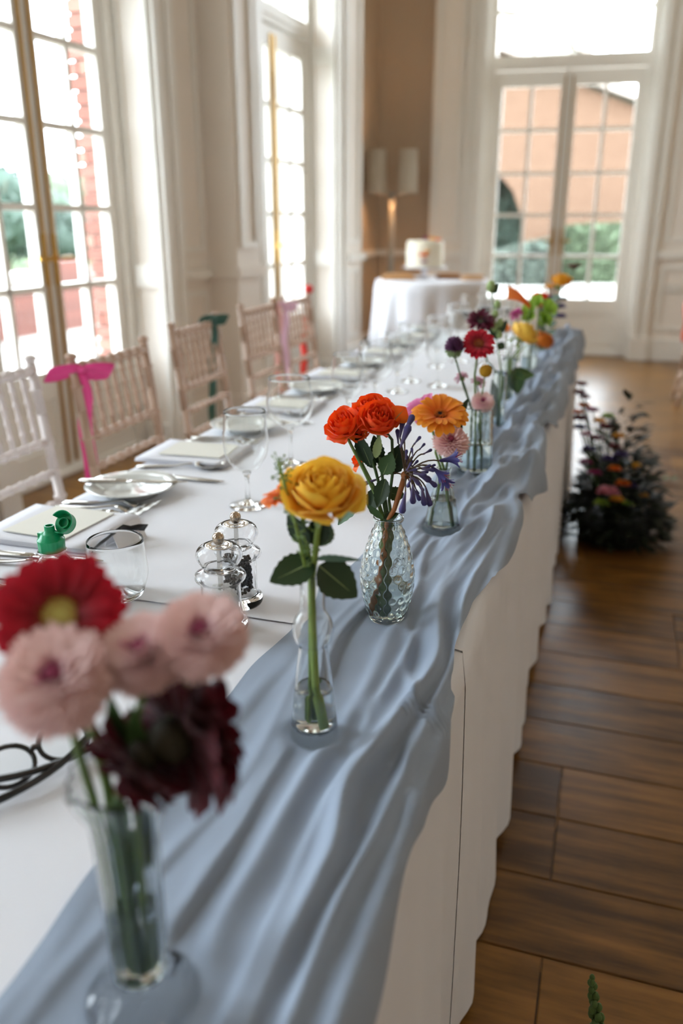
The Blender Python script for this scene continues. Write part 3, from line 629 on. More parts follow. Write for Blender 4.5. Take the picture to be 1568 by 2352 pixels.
# ================================================================== TABLEWARE
glass = glass_mat('clear_glass', (0.994, 0.998, 0.996), 0.0, 1.34); acryl = glass_mat('clear_acrylic', (0.995, 0.995, 0.995), 0.0, 1.33)
china = mat('white_china', (214, 217, 214), 0.12, coat=0.5); silver = mat('silver_steel', (205, 203, 198), 0.13, metal=1.0)
ZT = TH + 0.0045
def hollow(prof_out, t, base_t):
    """outer profile (r,z) bottom to top -> closed shell of thickness t"""
    inn = [(max(0.0004, r - t), z) for r, z in prof_out if z > base_t]
    b = [(0.0004, prof_out[0][1])] + list(prof_out)
    rim = prof_out[-1]; b.append((rim[0] - t * 0.5, rim[1] + t * 0.45)); inn = inn[:-1] + [(rim[0] - t, rim[1])]
    ib = max(0.0004, inn[0][0]); return b + inn[::-1] + [(ib * 0.85, base_t), (0.0004, base_t)]
def smooth_prof(pts, n=4):
    out = []
    for i in range(len(pts) - 1):
        p0 = pts[max(i - 1, 0)]; p1 = pts[i]; p2 = pts[i + 1]; p3 = pts[min(i + 2, len(pts) - 1)]
        for k in range(n):
            t = k / n; out.append(tuple(0.5 * ((2 * p1[c]) + (-p0[c] + p2[c]) * t + (2 * p0[c] - 5 * p1[c] + 4 * p2[c] - p3[c]) * t * t + (-p0[c] + 3 * p1[c] - 3 * p2[c] + p3[c]) * t ** 3) for c in (0, 1)))
    return out + [pts[-1]]
def wine_glass(h, rr, rb, stem):
    """parts: foot with stem, bowl"""
    foot = MB().lathe([(0.0004, 0.0), (0.033, 0.0), (0.034, 0.001), (0.033, 0.0022), (0.02, 0.0045), (0.008, 0.008), (0.0045, 0.014), (0.0036, 0.03), (0.0036, stem - 0.015), (0.005, stem - 0.004), (0.008, stem + 0.001), (0.0004, stem + 0.002)], 32).mesh('foot', glass)
    o = smooth_prof([(0.004, stem), (rb * 0.55, stem + (h - stem) * 0.10), (rb * 0.9, stem + (h - stem) * 0.28), (rb, stem + (h - stem) * 0.5), (lerp(rb, rr, 0.5), stem + (h - stem) * 0.75), (rr, h)], 5)
    bowl = MB().lathe(hollow(o, 0.0009, stem + 0.004), 40).mesh('bowl', glass); return foot, bowl
WG = {'goblet': wine_glass(0.176, 0.037, 0.0405, 0.062), 'wine': wine_glass(0.186, 0.043, 0.0485, 0.078), 'flute': wine_glass(0.215, 0.024, 0.028, 0.085)}
def put_glass(kind, x, y, label, group=None):
    R_ = thing({'goblet': 'water_goblet', 'wine': 'wine_glass', 'flute': 'champagne_flute'}[kind], label, 'glass', (x, y, TH + 0.0035), 0, group)
    link('foot', WG[kind][0], R_); link('bowl', WG[kind][1], R_); return R_
put_glass('goblet', -0.595, 1.294, 'short-stemmed water goblet next to the larger wine glass and the yellow rose')
put_glass('wine', -0.618, 1.57, 'large empty wine glass with broad rim right behind the water goblet')
GF = 'empty glasses further along the long table'
far_gl = [('goblet', -0.62, 1.98, 'water goblet next after the large wine glass, before the pink-bowed chair'), ('wine', -0.59, 2.13, 'broad wine glass before the pink-bowed chair'), ('goblet', -0.60, 2.42, 'water goblet between the pink-bowed and green-ribboned chairs'), ('wine', -0.60, 2.60, 'broad wine glass before the green-ribboned chair'), ('goblet', -0.50, 2.55, 'water goblet towards the table middle before the green-ribboned chair'),
    ('goblet', -0.58, 2.92, 'water goblet just past the green-ribboned chair'), ('wine', -0.52, 3.05, 'broad wine glass just past the green-ribboned chair'), ('goblet', -0.42, 2.98, 'water goblet mid-table between the green- and peach-ribboned chairs'), ('wine', -0.58, 3.32, 'broad wine glass before the peach-ribboned chair'), ('goblet', -0.48, 3.36, 'water goblet beside the wine glass before the peach-ribboned chair'), ('goblet', -0.40, 3.30, 'water goblet mid-table before the peach-ribboned chair'), ('wine', -0.60, 3.76, 'broad wine glass among the flutes at the table end')]
far_gl += [('flute', x, y, 'slim champagne flute clustered at the table end before the cake table') for x, y in ((-0.46, 3.52), (-0.40, 3.60), (-0.52, 3.64), (-0.36, 3.74), (-0.45, 3.78), (-0.30, 3.84), (-0.55, 3.88))]
for k, x, y, lab in far_gl: put_glass(k, x, y, lab, 'champagne flutes at the table end' if k == 'flute' else GF)
# tumbler
o = MB().lathe(hollow(smooth_prof([(0.026, 0.0), (0.033, 0.006), (0.0405, 0.03), (0.0405, 0.05), (0.0375, 0.084)], 5), 0.0011, 0.006), 44).obj('tumbler', glass)
o.location = (-0.607, 0.887, TH + 0.003); tag(o, 'clear rounded stemless tumbler beside the green-capped bottle', 'glass')
# ---- mills
def mill(label, x, y, fill):
    R_ = thing('pepper_mill' if fill == 'pepper' else 'salt_mill', label, fill + ' mill', (x, y, TH + 0.003))
    po = [(0.0315, 0), (0.0325, 0.003), (0.0325, 0.007), (0.0315, 0.010), (0.028, 0.012), (0.0255, 0.015), (0.0252, 0.062), (0.0262, 0.066), (0.0315, 0.0685), (0.0325, 0.0715), (0.0315, 0.0745), (0.026, 0.0765), (0.022, 0.0785), (0.0205, 0.080)]
    MB().lathe(hollow(po, 0.0022, 0.0115), 40).obj('body', acryl, R_)
    ko = smooth_prof([(0.0195, 0.0815), (0.0215, 0.085), (0.027, 0.093), (0.0292, 0.100), (0.0265, 0.108), (0.0205, 0.1125), (0.0165, 0.1128), (0.0125, 0.1095), (0.006, 0.1085)], 3)
    MB().lathe(hollow(ko, 0.003, 0.0845), 40).obj('knob_top', acryl, R_)
    MB().box((-0.0022, -0.0022, 0.016), (0.0022, 0.0022, 0.1155)).obj('spindle', silver, R_, False)
    kb = MB(); kb.lathe([(0.0004, 0.1135), (0.0035, 0.1138), (0.0055, 0.1155), (0.0066, 0.1178), (0.0072, 0.1192), (0.0074, 0.1200), (0.0072, 0.1208), (0.0074, 0.1222), (0.0071, 0.1245), (0.0058, 0.1272), (0.0032, 0.1290), (0.0004, 0.1295)], 28); kb.obj('metal_ball', mat('bronze_chrome', (188, 172, 152), 0.12, metal=1.0), R_)
    rr = random.Random(len(label)); g = MB(); top = 0.060 if fill == 'pepper' else 0.055
    if fill == 'pepper':
        for i in range(420):
            a = rr.uniform(0, 2 * pi); q = 0.0182 * math.sqrt(rr.uniform(0.45, 1)); s = rr.uniform(0.0020, 0.0027)
            g.ball((q * math.cos(a), q * math.sin(a), rr.uniform(0.018, top)), s, 4, 6)
        gm = mat('black_peppercorns', (46, 42, 42), 0.6, 0.4, 400)
    else:
        g.lathe([(0.0004, 0.0145), (0.0205, 0.0145), (0.0208, 0.040), (0.0195, 0.047), (0.013, 0.053), (0.0045, 0.0545), (0.0004, 0.0545)], 28, mod=lambda r, z, a, i: r * (1 + 0.05 * math.sin(a * 5 + z * 300)))
        for i in range(260):
            a = rr.uniform(0, 2 * pi); q = 0.019 * math.sqrt(rr.random()); s = rr.uniform(0.0008, 0.0016); c0 = (q * math.cos(a), q * math.sin(a), 0.046 + 0.008 * (1 - (q / 0.019) ** 2) + rr.uniform(-0.002, 0.001)); g.box(tuple(v - s for v in c0), tuple(v + s for v in c0))
        gm = mat('salt_crystals', (240, 241, 242), 0.5, 0.04, 300)
    o = g.obj('peppercorns' if fill == 'pepper' else 'salt', gm, R_, fill == 'pepper'); o['kind'] = 'stuff'
mill('clear acrylic mill filled with white salt and topped by a metal ball', -0.431, 0.846, 'salt')
mill('clear acrylic mill filled with black peppercorns and topped by a metal ball', -0.443, 0.922, 'pepper')
# ---- cutlery (shared meshes): built along +X from handle end, length L
def blade_strip(sec, t):
    """sec: list of (x, halfwidth, z, yoff) -> closed flat strip"""
    P = [[(x, yo - hw, z) for x, hw, z, yo in sec], [(x, yo - hw * 0.45, z + t * 0.6) for x, hw, z, yo in sec], [(x, yo + hw * 0.45, z + t * 0.6) for x, hw, z, yo in sec], [(x, yo + hw, z) for x, hw, z, yo in sec]]
    return [[P[j][i] for j in range(4)] for i in range(len(sec))]
def cut_mesh(name, secs, t=0.0016):
    m = MB()
    for s_ in secs: m.slab(blade_strip(s_, t), t)
    return m.mesh(name, silver)
L_ = 0.185
fork_h = cut_mesh('handle', [[(0, 0.0035, 0.004, 0), (0.004, 0.0085, 0.004, 0), (0.02, 0.009, 0.0045, 0), (0.05, 0.0065, 0.005, 0), (0.08, 0.0042, 0.006, 0), (0.108, 0.0032, 0.010, 0), (0.120, 0.0034, 0.011, 0)]], 0.0024)
fork_t = cut_mesh('tines', [[(0.118, 0.0034, 0.011, 0), (0.126, 0.008, 0.0095, 0), (0.135, 0.0112, 0.006, 0), (0.144, 0.0115, 0.003, 0)]] + [[(0.1435, 0.0019, 0.003, k), (0.160, 0.0017, 0.003, k * 0.98), (0.176, 0.0014, 0.006, k * 0.95), (L_, 0.0006, 0.010, k * 0.93)] for k in (-0.0095, -0.0032, 0.0032, 0.0095)])
knife_h = cut_mesh('handle', [[(0, 0.004, 0.003, 0), (0.005, 0.0085, 0.003, 0), (0.03, 0.0088, 0.003, 0), (0.07, 0.007, 0.003, 0), (0.092, 0.0055, 0.003, 0)]], 0.005)
knife_b = cut_mesh('blade', [[(0.09, 0.0055, 0.004, 0), (0.10, 0.0082, 0.004, 0.001), (0.15, 0.0088, 0.004, 0.001), (0.18, 0.007, 0.004, 0.002), (0.205, 0.001, 0.004, 0.005)]], 0.0014)
spoon_b = []
m = MB(); P = []
for i in range(13):
    u = i / 12; x = 0.125 + 0.062 * u; hw = 0.0195 * math.sqrt(max(0, 1 - ((u - 0.52) / 0.54) ** 2)) + 0.002; row = []
    for j in range(9):
        v = j / 4 - 1; row.append((x, v * hw, 0.012 - 0.009 * (1 - v * v) * math.sin(pi * min(1, max(0.02, u))) - 0.003 * math.sin(pi * u)))
    P.append(row)
spoon_b = m.slab(P, 0.0012).mesh('bowl', silver)
def cutlery(kind, p0, p1, label, group=None, z=None, lift=0.0):
    """p0 handle end, p1 tip (world xy)"""
    d = Vector((p1[0] - p0[0], p1[1] - p0[1], 0)); a = math.atan2(d.y, d.x)
    R_ = thing({'fork': 'fork', 'knife': 'table_knife', 'spoon': 'spoon'}[kind], label, kind, (p0[0], p0[1], (TH + 0.003) if z is None else z), a, group)
    if lift: R_.rotation_euler = (0, lift, a)
    if kind == 'fork': link('handle', fork_h, R_); link('tines', fork_t, R_)
    elif kind == 'knife': link('handle', knife_h, R_); link('blade', knife_b, R_)
    else: link('handle', fork_h, R_); link('bowl', spoon_b, R_)
    return R_
# ---- plates, napkins, cards
plate_me = MB().lathe([(0.0004, 0.0025), (0.045, 0.0025), (0.048, 0.0), (0.051, 0.0), (0.053, 0.0035), (0.070, 0.0115), (0.0855, 0.0185), (0.0868, 0.0195), (0.0860, 0.0205), (0.070, 0.0150), (0.053, 0.0075), (0.049, 0.006), (0.0004, 0.0055)], 56).mesh('plate', china)
def plate(x, y, label, group=None):
    o = link('side_plate', plate_me); o.location = (x, y, TH + 0.0035); return tag(o, label, 'plate', group)
nap_m = mat('white_napkin', (226, 227, 234), 0.85, 0.015, 10, sheen=0.2, bump=0.05, bscale=900); card_m = mat('cream_card', (228, 226, 216), 0.7, 0.03, 14)
def napkin(x, y, rz, label, group=None, sx=0.105, sy=0.085):
    m = MB()
    for k in range(3):
        P = [[(lerp(-sx, sx, i / 8) * (1 - 0.01 * k), lerp(-sy, sy - 0.003 * k, j / 8), 0.0025 + 0.0030 * k + 0.0012 * math.sin(i * 0.8 + k) * (j / 8)) for j in range(9)] for i in range(9)]; m.slab(P, 0.0014)
    o = m.obj('napkin', nap_m); o.location = (x, y, TH + 0.004); o.rotation_euler = (0, 0, rz); return tag(o, label, 'napkin', group)
def menu_card(x, y, rz, label, group=None, sx=0.072, sy=0.055):
    o = MB().slab([[(lerp(-sx, sx, i / 4), lerp(-sy, sy, j / 4), 0.001 * math.sin(i * 0.7)) for j in range(5)] for i in range(5)], 0.0012).obj('menu_card', card_m, None, False)
    o.location = (x, y, TH + 0.0155); o.rotation_euler = (0, 0, rz); return tag(o, label, 'card', group)
# first full setting
napkin(-0.845, 1.082, 0.02, 'white folded napkin under the cream card behind the green-capped bottle'); menu_card(-0.848, 1.088, -0.06, 'blank cream menu card on the napkin behind the green-capped bottle', None, 0.06, 0.068)
for k, (y, dy) in enumerate(((1.150, 0.03), (1.178, 0.028), (1.206, 0.03))): cutlery('fork', (-0.925, y - 0.006), (-0.741, y + dy), ['silver fork lying closest to the cream card', 'silver fork lying between two other forks beside the white plate', 'silver fork lying closest to the white side plate'][k])
cutlery('knife', (-0.90, 0.960), (-0.70, 0.975), 'silver table knife lying beside the green-capped bottle'); cutlery('spoon', (-0.905, 0.922), (-0.72, 0.945), 'silver spoon lying beside the green-capped bottle')
plate(-0.835, 1.292, 'white china side plate with a knife laid across it')
kn = cutlery('knife', (-0.928, 1.262), (-0.735, 1.320), 'silver knife laid across the white side plate', None, TH + 0.027); kn.rotation_euler = (0, 0.022, math.atan2(0.058, 0.193))
plate(-0.845, 0.80, 'white china side plate half behind the big red gerbera')
cutlery('knife', (-0.93, 0.845), (-0.73, 0.860), 'silver knife laid by the plate behind the red gerbera')
# tent card and black ribbon beside the tumbler
pc = onz(290, 1248); m = MB(); hw_ = 0.032
m.slab([[(-hw_, -0.016, 0), (-hw_, 0, 0.032), (-hw_, 0.016, 0)], [(hw_, -0.016, 0), (hw_, 0, 0.032), (hw_, 0.016, 0)]], 0.0008)
o = m.obj('place_card', mat('white_card', (232, 232, 236), 0.7, 0.02, 10), None, False); o.location = (pc.x, pc.y, TH + 0.0035); o.rotation_euler = (0, 0, 1.35); tag(o, 'small white tent place card standing behind the tumbler', 'card')
def ribbon_strip(m, pts, wdir, w, t=0.0008):
    P = []
    for i, p in enumerate(pts):
        p = Vector(p); wd = Vector(wdir[i] if isinstance(wdir, list) else wdir).normalized(); ww = w[i] if hasattr(w, '__len__') else w
        P.append([p - wd * ww / 2, p, p + wd * ww / 2])
    m.slab(P, t)
rp = [onz(*q, TH + zz + 0.012) for q, zz in (((205, 1268), 0.006), ((225, 1252), 0.012), ((245, 1238), 0.017), ((262, 1224), 0.024), ((280, 1212), 0.027), ((297, 1214), 0.020), ((315, 1211), 0.022), ((336, 1212), 0.016))]
m = MB(); ribbon_strip(m, rp, Vector((0.35, 0.6, 0.75)), [0.006, 0.009, 0.010, 0.011, 0.011, 0.010, 0.012, 0.012], 0.002)
o = m.obj('black_ribbon', mat('black_satin', (22, 22, 26), 0.45)); tag(o, 'short black satin ribbon curling over the folded napkin beside the tumbler', 'ribbon')
# repeated settings further along
WHO = ['before the white chair', 'before the pink-bowed chair', 'before the green-ribboned chair', 'past the green-ribboned chair', 'before the peach-ribboned chair']
for k, yc in enumerate((1.575, 2.10, 2.62, 3.14, 3.66)):
    who = WHO[k]
    napkin(-0.845, yc, 0.03, 'white folded napkin under a cream card ' + who, 'napkins along the long table')
    menu_card(-0.84, yc + 0.005, 0.05, 'cream card lying on the folded napkin ' + who, 'cards along the long table')
    for q, t_ in ((0.10, 'silver fork lying closer to the napkin '), (0.13, 'silver fork lying closer to the side plate ')): cutlery('fork', (-0.925, yc + q), (-0.741, yc + q + 0.025), t_ + who, 'forks along the long table')
    cutlery('knife', (-0.90, yc - 0.165), (-0.697, yc - 0.175), 'silver knife beside the spoon ' + who, 'knives along the long table')
    cutlery('spoon', (-0.92, yc - 0.128), (-0.742, yc - 0.078), 'silver spoon lying bowl up ' + who, 'spoons along the long table')
    plate(-0.835, yc + 0.245, 'white china side plate without a knife ' + who, 'side plates along the long table')
# ---- small bottle with green flip cap
R_ = thing('bubble_bottle', 'small clear plastic bottle with an open green flip cap', 'bottle', (-0.69, 0.862, TH + 0.003))
green = mat('green_plastic', (10, 150, 98), 0.3, sss=0.1)
MB().lathe(hollow(smooth_prof([(0.024, 0), (0.027, 0.003), (0.027, 0.035), (0.025, 0.048), (0.017, 0.060), (0.0155, 0.066)], 4), 0.001, 0.002), 32).obj('bottle_body', glass_mat('clear_pet', (0.97, 0.98, 0.98), 0.02, 1.4), R_)
MB().lathe([(0.0155, 0.0655), (0.0195, 0.066), (0.0195, 0.0675), (0.0155, 0.068)], 36).obj('neck_ring', glass_mat('clear_pet', (0.97, 0.98, 0.98), 0.02, 1.4), R_)
cp = MB(); cp.lathe([(0.0004, 0.0675), (0.0165, 0.0675), (0.0172, 0.069), (0.0178, 0.084), (0.0165, 0.086), (0.014, 0.088), (0.0118, 0.0925), (0.0085, 0.094), (0.0068, 0.0965), (0.0066, 0.1035), (0.0052, 0.1035), (0.0048, 0.098), (0.0004, 0.0975)], 80, mod=lambda r, z, a, i: r * (1 + (0.022 * (1 if math.sin(a * 40) > 0 else 0) if 0.069 <= z <= 0.084 else 0)))
cp.box((-0.0185, -0.003, 0.083), (-0.0125, 0.003, 0.0915)); cp.obj('cap', green, R_, True, 0.6)
ld = MB(); seg = 22
pts = []
for i in range(5):
    z = i / 4 * 0.014; row = []
    for k in range(seg + 1):
        a = -2.3 + 4.6 * k / seg; r = 0.0145 + 0.0015 * (z / 0.014); row.append((r * math.cos(a), r * math.sin(a), z))
    pts.append(row)
ld.slab(pts, -0.0012); ld.lathe([(0.0004, -0.0002), (0.0148, -0.0002), (0.0148, 0.0012), (0.0004, 0.0012)], 30); ld.lathe([(0.0062, 0.001), (0.0074, 0.001), (0.0074, 0.0075), (0.0062, 0.0075)], 24)
lo = ld.obj('flip_lid', green, R_, True, 0.6)
toC = (C - Vector((-0.69, 0.862, 0.85))); toC.z = 0; toC.normalize(); side = Vector((-toC.y, toC.x, 0))
lo.location = side * 0.0215 + Vector((0, 0, 0.104)); zax = (side * -0.45 + Vector((0, 0, 0.55)) + toC * 0.75).normalized(); xax = (side - zax * side.dot(zax)).normalized(); yax = zax.cross(xax)
lo.matrix_local = Matrix.Translation(side * 0.0215 + Vector((0, 0, 0.103))) @ Matrix((xax, yax, zax)).transposed().to_4x4()
MB().tube([side * 0.013 + Vector((0, 0, 0.087)), side * 0.017 + Vector((0, 0, 0.092)), side * 0.018 + Vector((0, 0, 0.098))], [0.003, 0.0028, 0.003], 8).obj('hinge_strap', green, R_)
# ---- black spectacles lying on the cloth
g0 = onz(20, 1760, TH + 0.02); g1 = onz(145, 1700, TH + 0.02); ex = (g1 - g0).normalized(); ey = Vector((-ex.y, ex.x, 0)) * -1
if ey.dot(C - g0) < 0: ey = -ey
R_ = thing('spectacles', 'black-framed spectacles lying folded on the white cloth behind the burgundy bouquet', 'glasses', (0, 0, 0)); blk = mat('black_acetate', (20, 20, 23), 0.25, coat=0.4)
up = (Vector((0, 0, 1)) * 0.55 - ey * 0.83).normalized(); nrm = ex.cross(up)
for nm, c0 in (('rim', g0), ('rim', g1)):
    q = [c0 + ex * 0.0235 * math.cos(a) + up * 0.0195 * math.sin(a) for a in [2 * pi * i / 28 for i in range(29)]]
    ro = MB().tube(q, 0.0026, 8, False).obj(nm, blk, R_)
    lens = MB(); lens.v = [tuple(p) for p in q[:-1]]; lens.face(*range(28)); lens.obj('lens', pane_mat(), ro, False)
dd = (g1 - g0).length; br = bez(g0 + ex * 0.0235 + up * 0.004, (g0 + g1) / 2 + up * 0.011 + ey * 0.004, g1 - ex * 0.0235 + up * 0.004, 8); MB().tube(br, 0.003, 8).obj('bridge', blk, R_)
for k, (sg, o_) in enumerate(((-1, 0.016), (1, 0.026))):
    a = (g0 if sg < 0 else g1) + ex * 0.0255 * sg + up * 0.008; a.z = max(a.z, TH + 0.02)
    b = a - ex * sg * 0.125 + ey * o_; b.z = TH + 0.008; c_ = (g0 + g1) / 2 + ey * (o_ + 0.02); c_.z = TH + 0.016
    e = MB().tube([a, a + ey * 0.012] + bez(a + ey * 0.018, c_, b, 10), [0.003, 0.0034] + [0.0034] * 8 + [0.0036, 0.004, 0.0036], 8).obj('temple', blk, R_)
# ================================================================== CHAIRS
lime = mat('limewashed_beech', (184, 154, 132), 0.45, 0.14, 9); limew = mat('white_beech', (222, 212, 208), 0.4, 0.06, 9); cush = mat('ivory_seat_pad', (226, 220, 208), 0.8, 0.03, 8)  # one chair takes a whiter beech tone
def turned(m, p0, p1, r, rings, segs=10):
    """bamboo-style turned bar: slim rod with ring swellings"""
    p0, p1 = Vector(p0), Vector(p1); pts = []; rad = []
    L = (p1 - p0).length; st = [(0, r)]
    for q in rings: h = 0.006 / L; st += [(q - h, r), (q - h * 0.5, r * 1.28), (q, r * 1.4), (q + h * 0.5, r * 1.28), (q + h, r)]
    st.append((1, r))
    for t, rr in st: pts.append(p0.lerp(p1, t)); rad.append(rr)
    m.tube(pts, rad, segs); return m
def chair_meshes(mt):
    """chair faces +X (towards the table); returns list of (name, mesh)"""
    out = []; W2 = 0.185; lean = 0.055
    def bx(z): return -0.19 - (lean * max(0, z - 0.44) / 0.46) + 0.0
    for sy in (-1, 1):
        m = MB(); pts = [(-0.235, sy * (W2 + 0.012), 0.0), (-0.205, sy * W2, 0.2), (bx(0.44), sy * W2, 0.44), (bx(0.6), sy * W2, 0.6), (bx(0.75), sy * W2, 0.75), (bx(0.885), sy * W2, 0.885)]
        for a, b in zip(pts, pts[1:]): turned(m, a, b, 0.0135, (0.5,) if b[2] > 0.3 else (0.35, 0.7))
        tp = Vector(pts[-1]); m.lathe([(0.0135, 0), (0.011, 0.006), (0.0165, 0.012), (0.0165, 0.017), (0.012, 0.023), (0.0004, 0.026)], 12, org=tuple(tp)); out.append(('back_post', m.mesh('back_post', mt)))
        m = MB(); turned(m, (0.14, sy * (W2 + 0.015), 0), (0.13, sy * (W2 + 0.01), 0.44), 0.0135, (0.2, 0.45, 0.7)); out.append(('leg', m.mesh('leg', mt)))
    for z, r in ((0.868, 0.0125), (0.675, 0.011), (0.59, 0.0095), (0.505, 0.0095)):
        m = MB(); turned(m, (bx(z), -W2, z), (bx(z), W2, z), r, [k / 8 for k in range(1, 8)]); out.append(('back_rail', m.mesh('back_rail', mt)))
    for k in range(7):
        y = lerp(-0.14, 0.14, k / 6); m = MB(); turned(m, (bx(0.675), y, 0.675), (bx(0.868), y, 0.868), 0.0068, (0.2, 0.4, 0.6, 0.8), 8); out.append(('spindle', m.mesh('spindle', mt)))
    for a, b in (((-0.2, W2, 0.17), (0.135, W2 + .01, 0.17)), ((-0.2, -W2, 0.17), (0.135, -W2 - .01, 0.17)), ((-0.2, W2, 0.28), (0.135, W2 + .01, 0.28)), ((-0.2, -W2, 0.28), (0.135, -W2 - .01, 0.28)), ((0.135, -W2, 0.2), (0.135, W2, 0.2)), ((-0.205, -W2, 0.2), (-0.205, W2, 0.2))):
        m = MB(); turned(m, a, b, 0.009, (0.3, 0.5, 0.7), 8); out.append(('stretcher', m.mesh('stretcher', mt)))
    m = MB(); m.bbox((-0.21, -0.2, 0.425), (0.155, 0.2, 0.455), 0.008); out.append(('seat', m.mesh('seat', mt, False)))
    P = [[(lerp(-0.19, 0.145, i / 10), lerp(-0.185, 0.185, j / 10), 0.4555 + 0.035 * (max(0, 1 - (2 * i / 10 - 1) ** 4) * max(0, 1 - (2 * j / 10 - 1) ** 4)) ** 0.5) for j in range(11)] for i in range(11)]
    m = MB(); m.grid(P); out.append(('seat_pad', m.mesh('seat_pad', cush))); return out
CM = {'lime': chair_meshes(lime), 'white': chair_meshes(limew)}
def chair(label, x, y, rz, kind='lime'):
    R_ = thing('banqueting_chair', label, 'chair', (x, y, 0), rz, 'limewashed banqueting chairs')
    for n, me in CM[kind]: link(n, me, R_)
    return R_
def backx(): return 0.245
# (label, back-top x, centre y, rotation, kind)
chs = [('white turned-wood banqueting chair without a ribbon next to the pink-bowed chair', -1.455, 1.645, 0.0, 'white'),
       ('limewashed turned-wood chair with a hot pink bow on its post', -1.37, 2.075, 0.0, 'lime'),
       ('limewashed turned-wood chair with a dark green ribbon on its top rail', -1.47, 2.80, 0.03, 'lime'),
       ('limewashed turned-wood chair with a peach-pink ribbon down its post', -1.52, 3.50, 0.0, 'lime'),
       ('limewashed turned-wood chair with a red bobble on its post', -1.50, 3.93, 0.0, 'lime')]
for lab, x, y, r, k in chs: chair(lab, x + 0.24, y, r, k)
rc = chair('turned-wood chair with a coral ribbon standing across the floor from the long table', 0.745, 6.40, 0.0, 'lime')
# ---- ribbons
def satin(name, rgb): return mat(name, rgb, 0.38, 0.04, 20, sheen=0.3)
def bow_ribbon(name_label, P, tail_end, mt, w=0.034, bow=True, loops=0.085, side=Vector((0, 1, 0)), n=14, sway=0.01):
    R_ = thing('satin_ribbon', name_label, 'ribbon'); P = Vector(P); E_ = Vector(tail_end); wd = (Vector((C.x, C.y, 0)) - Vector((P.x, P.y, 0))).normalized(); wd = Vector((-wd.y, wd.x, 0))
    pts = [P.lerp(E_, i / n) + Vector((0.006 * math.sin(i * 0.9), sway * math.sin(i * 0.55), 0)) for i in range(n + 1)]
    m = MB(); ribbon_strip(m, pts, [wd + Vector((0, 0, 0.1 * math.sin(i * 0.4))) for i in range(n + 1)], [w * (0.55 + 0.45 * min(1, i / 3)) for i in range(n + 1)], 0.0007); m.obj('tail', mt, R_)
    m = MB(); m.ball(tuple(P + Vector((0.006, 0, 0))), 0.012, 8, 12, 0.9); m.obj('knot', mt, R_)
    if bow:
        for sg in (-1, 1):
            m = MB(); q = []
            for i in range(13):
                a = 2 * pi * i / 12; q.append(P + wd * sg * (loops * 0.5 * (1 - math.cos(a))) + Vector((0, 0, 0.010 * math.sin(a) - 0.012 * math.sin(a / 2))) + Vector((0.014, 0, 0)) * math.sin(a))
            ribbon_strip(m, q, [Vector((0.55, 0.15, 1)) for _ in q], [w * (0.35 + 0.65 * abs(math.sin(pi * i / 12)) ** 0.6) for i in range(13)], 0.0007); m.obj('bow_loop', mt, R_)
    return R_
def backtop(i, sy, z=0.87):
    lab, x, y, r, k = chs[i]; return Vector((x, y + sy * 0.185, z))
p = backtop(1, -1, 0.868) + Vector((0.018, 0, 0)); bow_ribbon('hot pink satin ribbon tied in a bow with a long tail on a chair post', p, (p.x + 0.005, p.y + 0.01, 0.47), satin('hot_pink_satin', (232, 60, 140)), 0.038)
p = backtop(2, 1, 0.885) + Vector((0.012, -0.07, 0.012)); bow_ribbon('dark green satin ribbon knotted on a chair top rail', p, (p.x - 0.03, p.y + 0.01, 0.46), satin('dark_green_satin', (44, 84, 70)), 0.03, True, 0.055)
p = backtop(3, 1, 0.868) + Vector((0.018, 0, 0)); bow_ribbon('peach pink satin ribbon hanging down a chair post', p, (p.x, p.y - 0.01, 0.46), satin('peach_satin', (236, 178, 168)), 0.036, False)
p = backtop(4, -1, 0.875) + Vector((0.02, -0.03, 0)); bow_ribbon('pale lilac-pink satin ribbon tied in a small bow on a chair post', p, (p.x, p.y, 0.46), satin('lilac_pink_satin', (232, 190, 208)), 0.036, True, 0.06)
p = backtop(4, 1, 0.80) + Vector((0.015, -0.035, 0)); bow_ribbon('bright red satin ribbon hanging behind the rails of a chair', Vector((p.x - 0.03, p.y, 0.78)), (p.x - 0.035, p.y, 0.45), satin('red_satin', (226, 58, 48)), 0.036, False)
p = backtop(4, 1, 0.905); m = MB(); m.ball(tuple(p + Vector((0.0, 0, 0.012))), 0.024, 10, 14); o = m.obj('red_bobble', mat('red_felt', (224, 40, 38), 0.8, 0.1, 60, sheen=0.5)); tag(o, 'red felt bobble on top of a chair post', 'bobble')
p = Vector((0.49, 6.195, 0.82)); bow_ribbon('coral satin ribbon hanging on the chair across the floor', p, (p.x + 0.02, p.y - 0.01, 0.46), satin('coral_satin', (228, 112, 92)), 0.05, False)
# ================================================================== CAKE TABLE
CT = Vector((-1.445, 6.95, 0)); CR = 0.465; CZ = 0.80
R_ = thing('round_table', 'small round pedestal table under the white cake cloth', 'table', CT); MB().lathe([(0.0004, CZ - 0.03), (CR - 0.01, CZ - 0.03), (CR - 0.01, CZ - 0.004), (0.0004, CZ - 0.004)], 40).obj('table_top', wood_t, R_); MB().lathe([(0.0004, 0), (0.22, 0), (0.2, 0.03), (0.04, 0.06), (0.035, CZ - 0.03), (0.0004, CZ - 0.03)], 24).obj('pedestal', steel, R_)
m = MB(); pr = [(0.001, CZ), (0.2, CZ), (0.38, CZ), (CR - 0.01, CZ), (CR, CZ - 0.006)] + [(CR + 0.01 + 0.05 * (k / 14), CZ - 0.006 - (CZ - 0.04) * k / 14) for k in range(1, 15)]
m.lathe(pr, 160, mod=lambda r, z, a, i: r if i < 5 else r + 0.055 * ((i - 4) / 14) ** 0.8 * (0.6 * math.sin(a * 11 + 0.6 * math.sin(a * 3)) + 0.4 * math.sin(a * 17 + 1)))
o = m.obj('cake_tablecloth', cloth_m); o.location = CT; tag(o, 'long white cloth falling in folds over the round cake table', 'tablecloth')
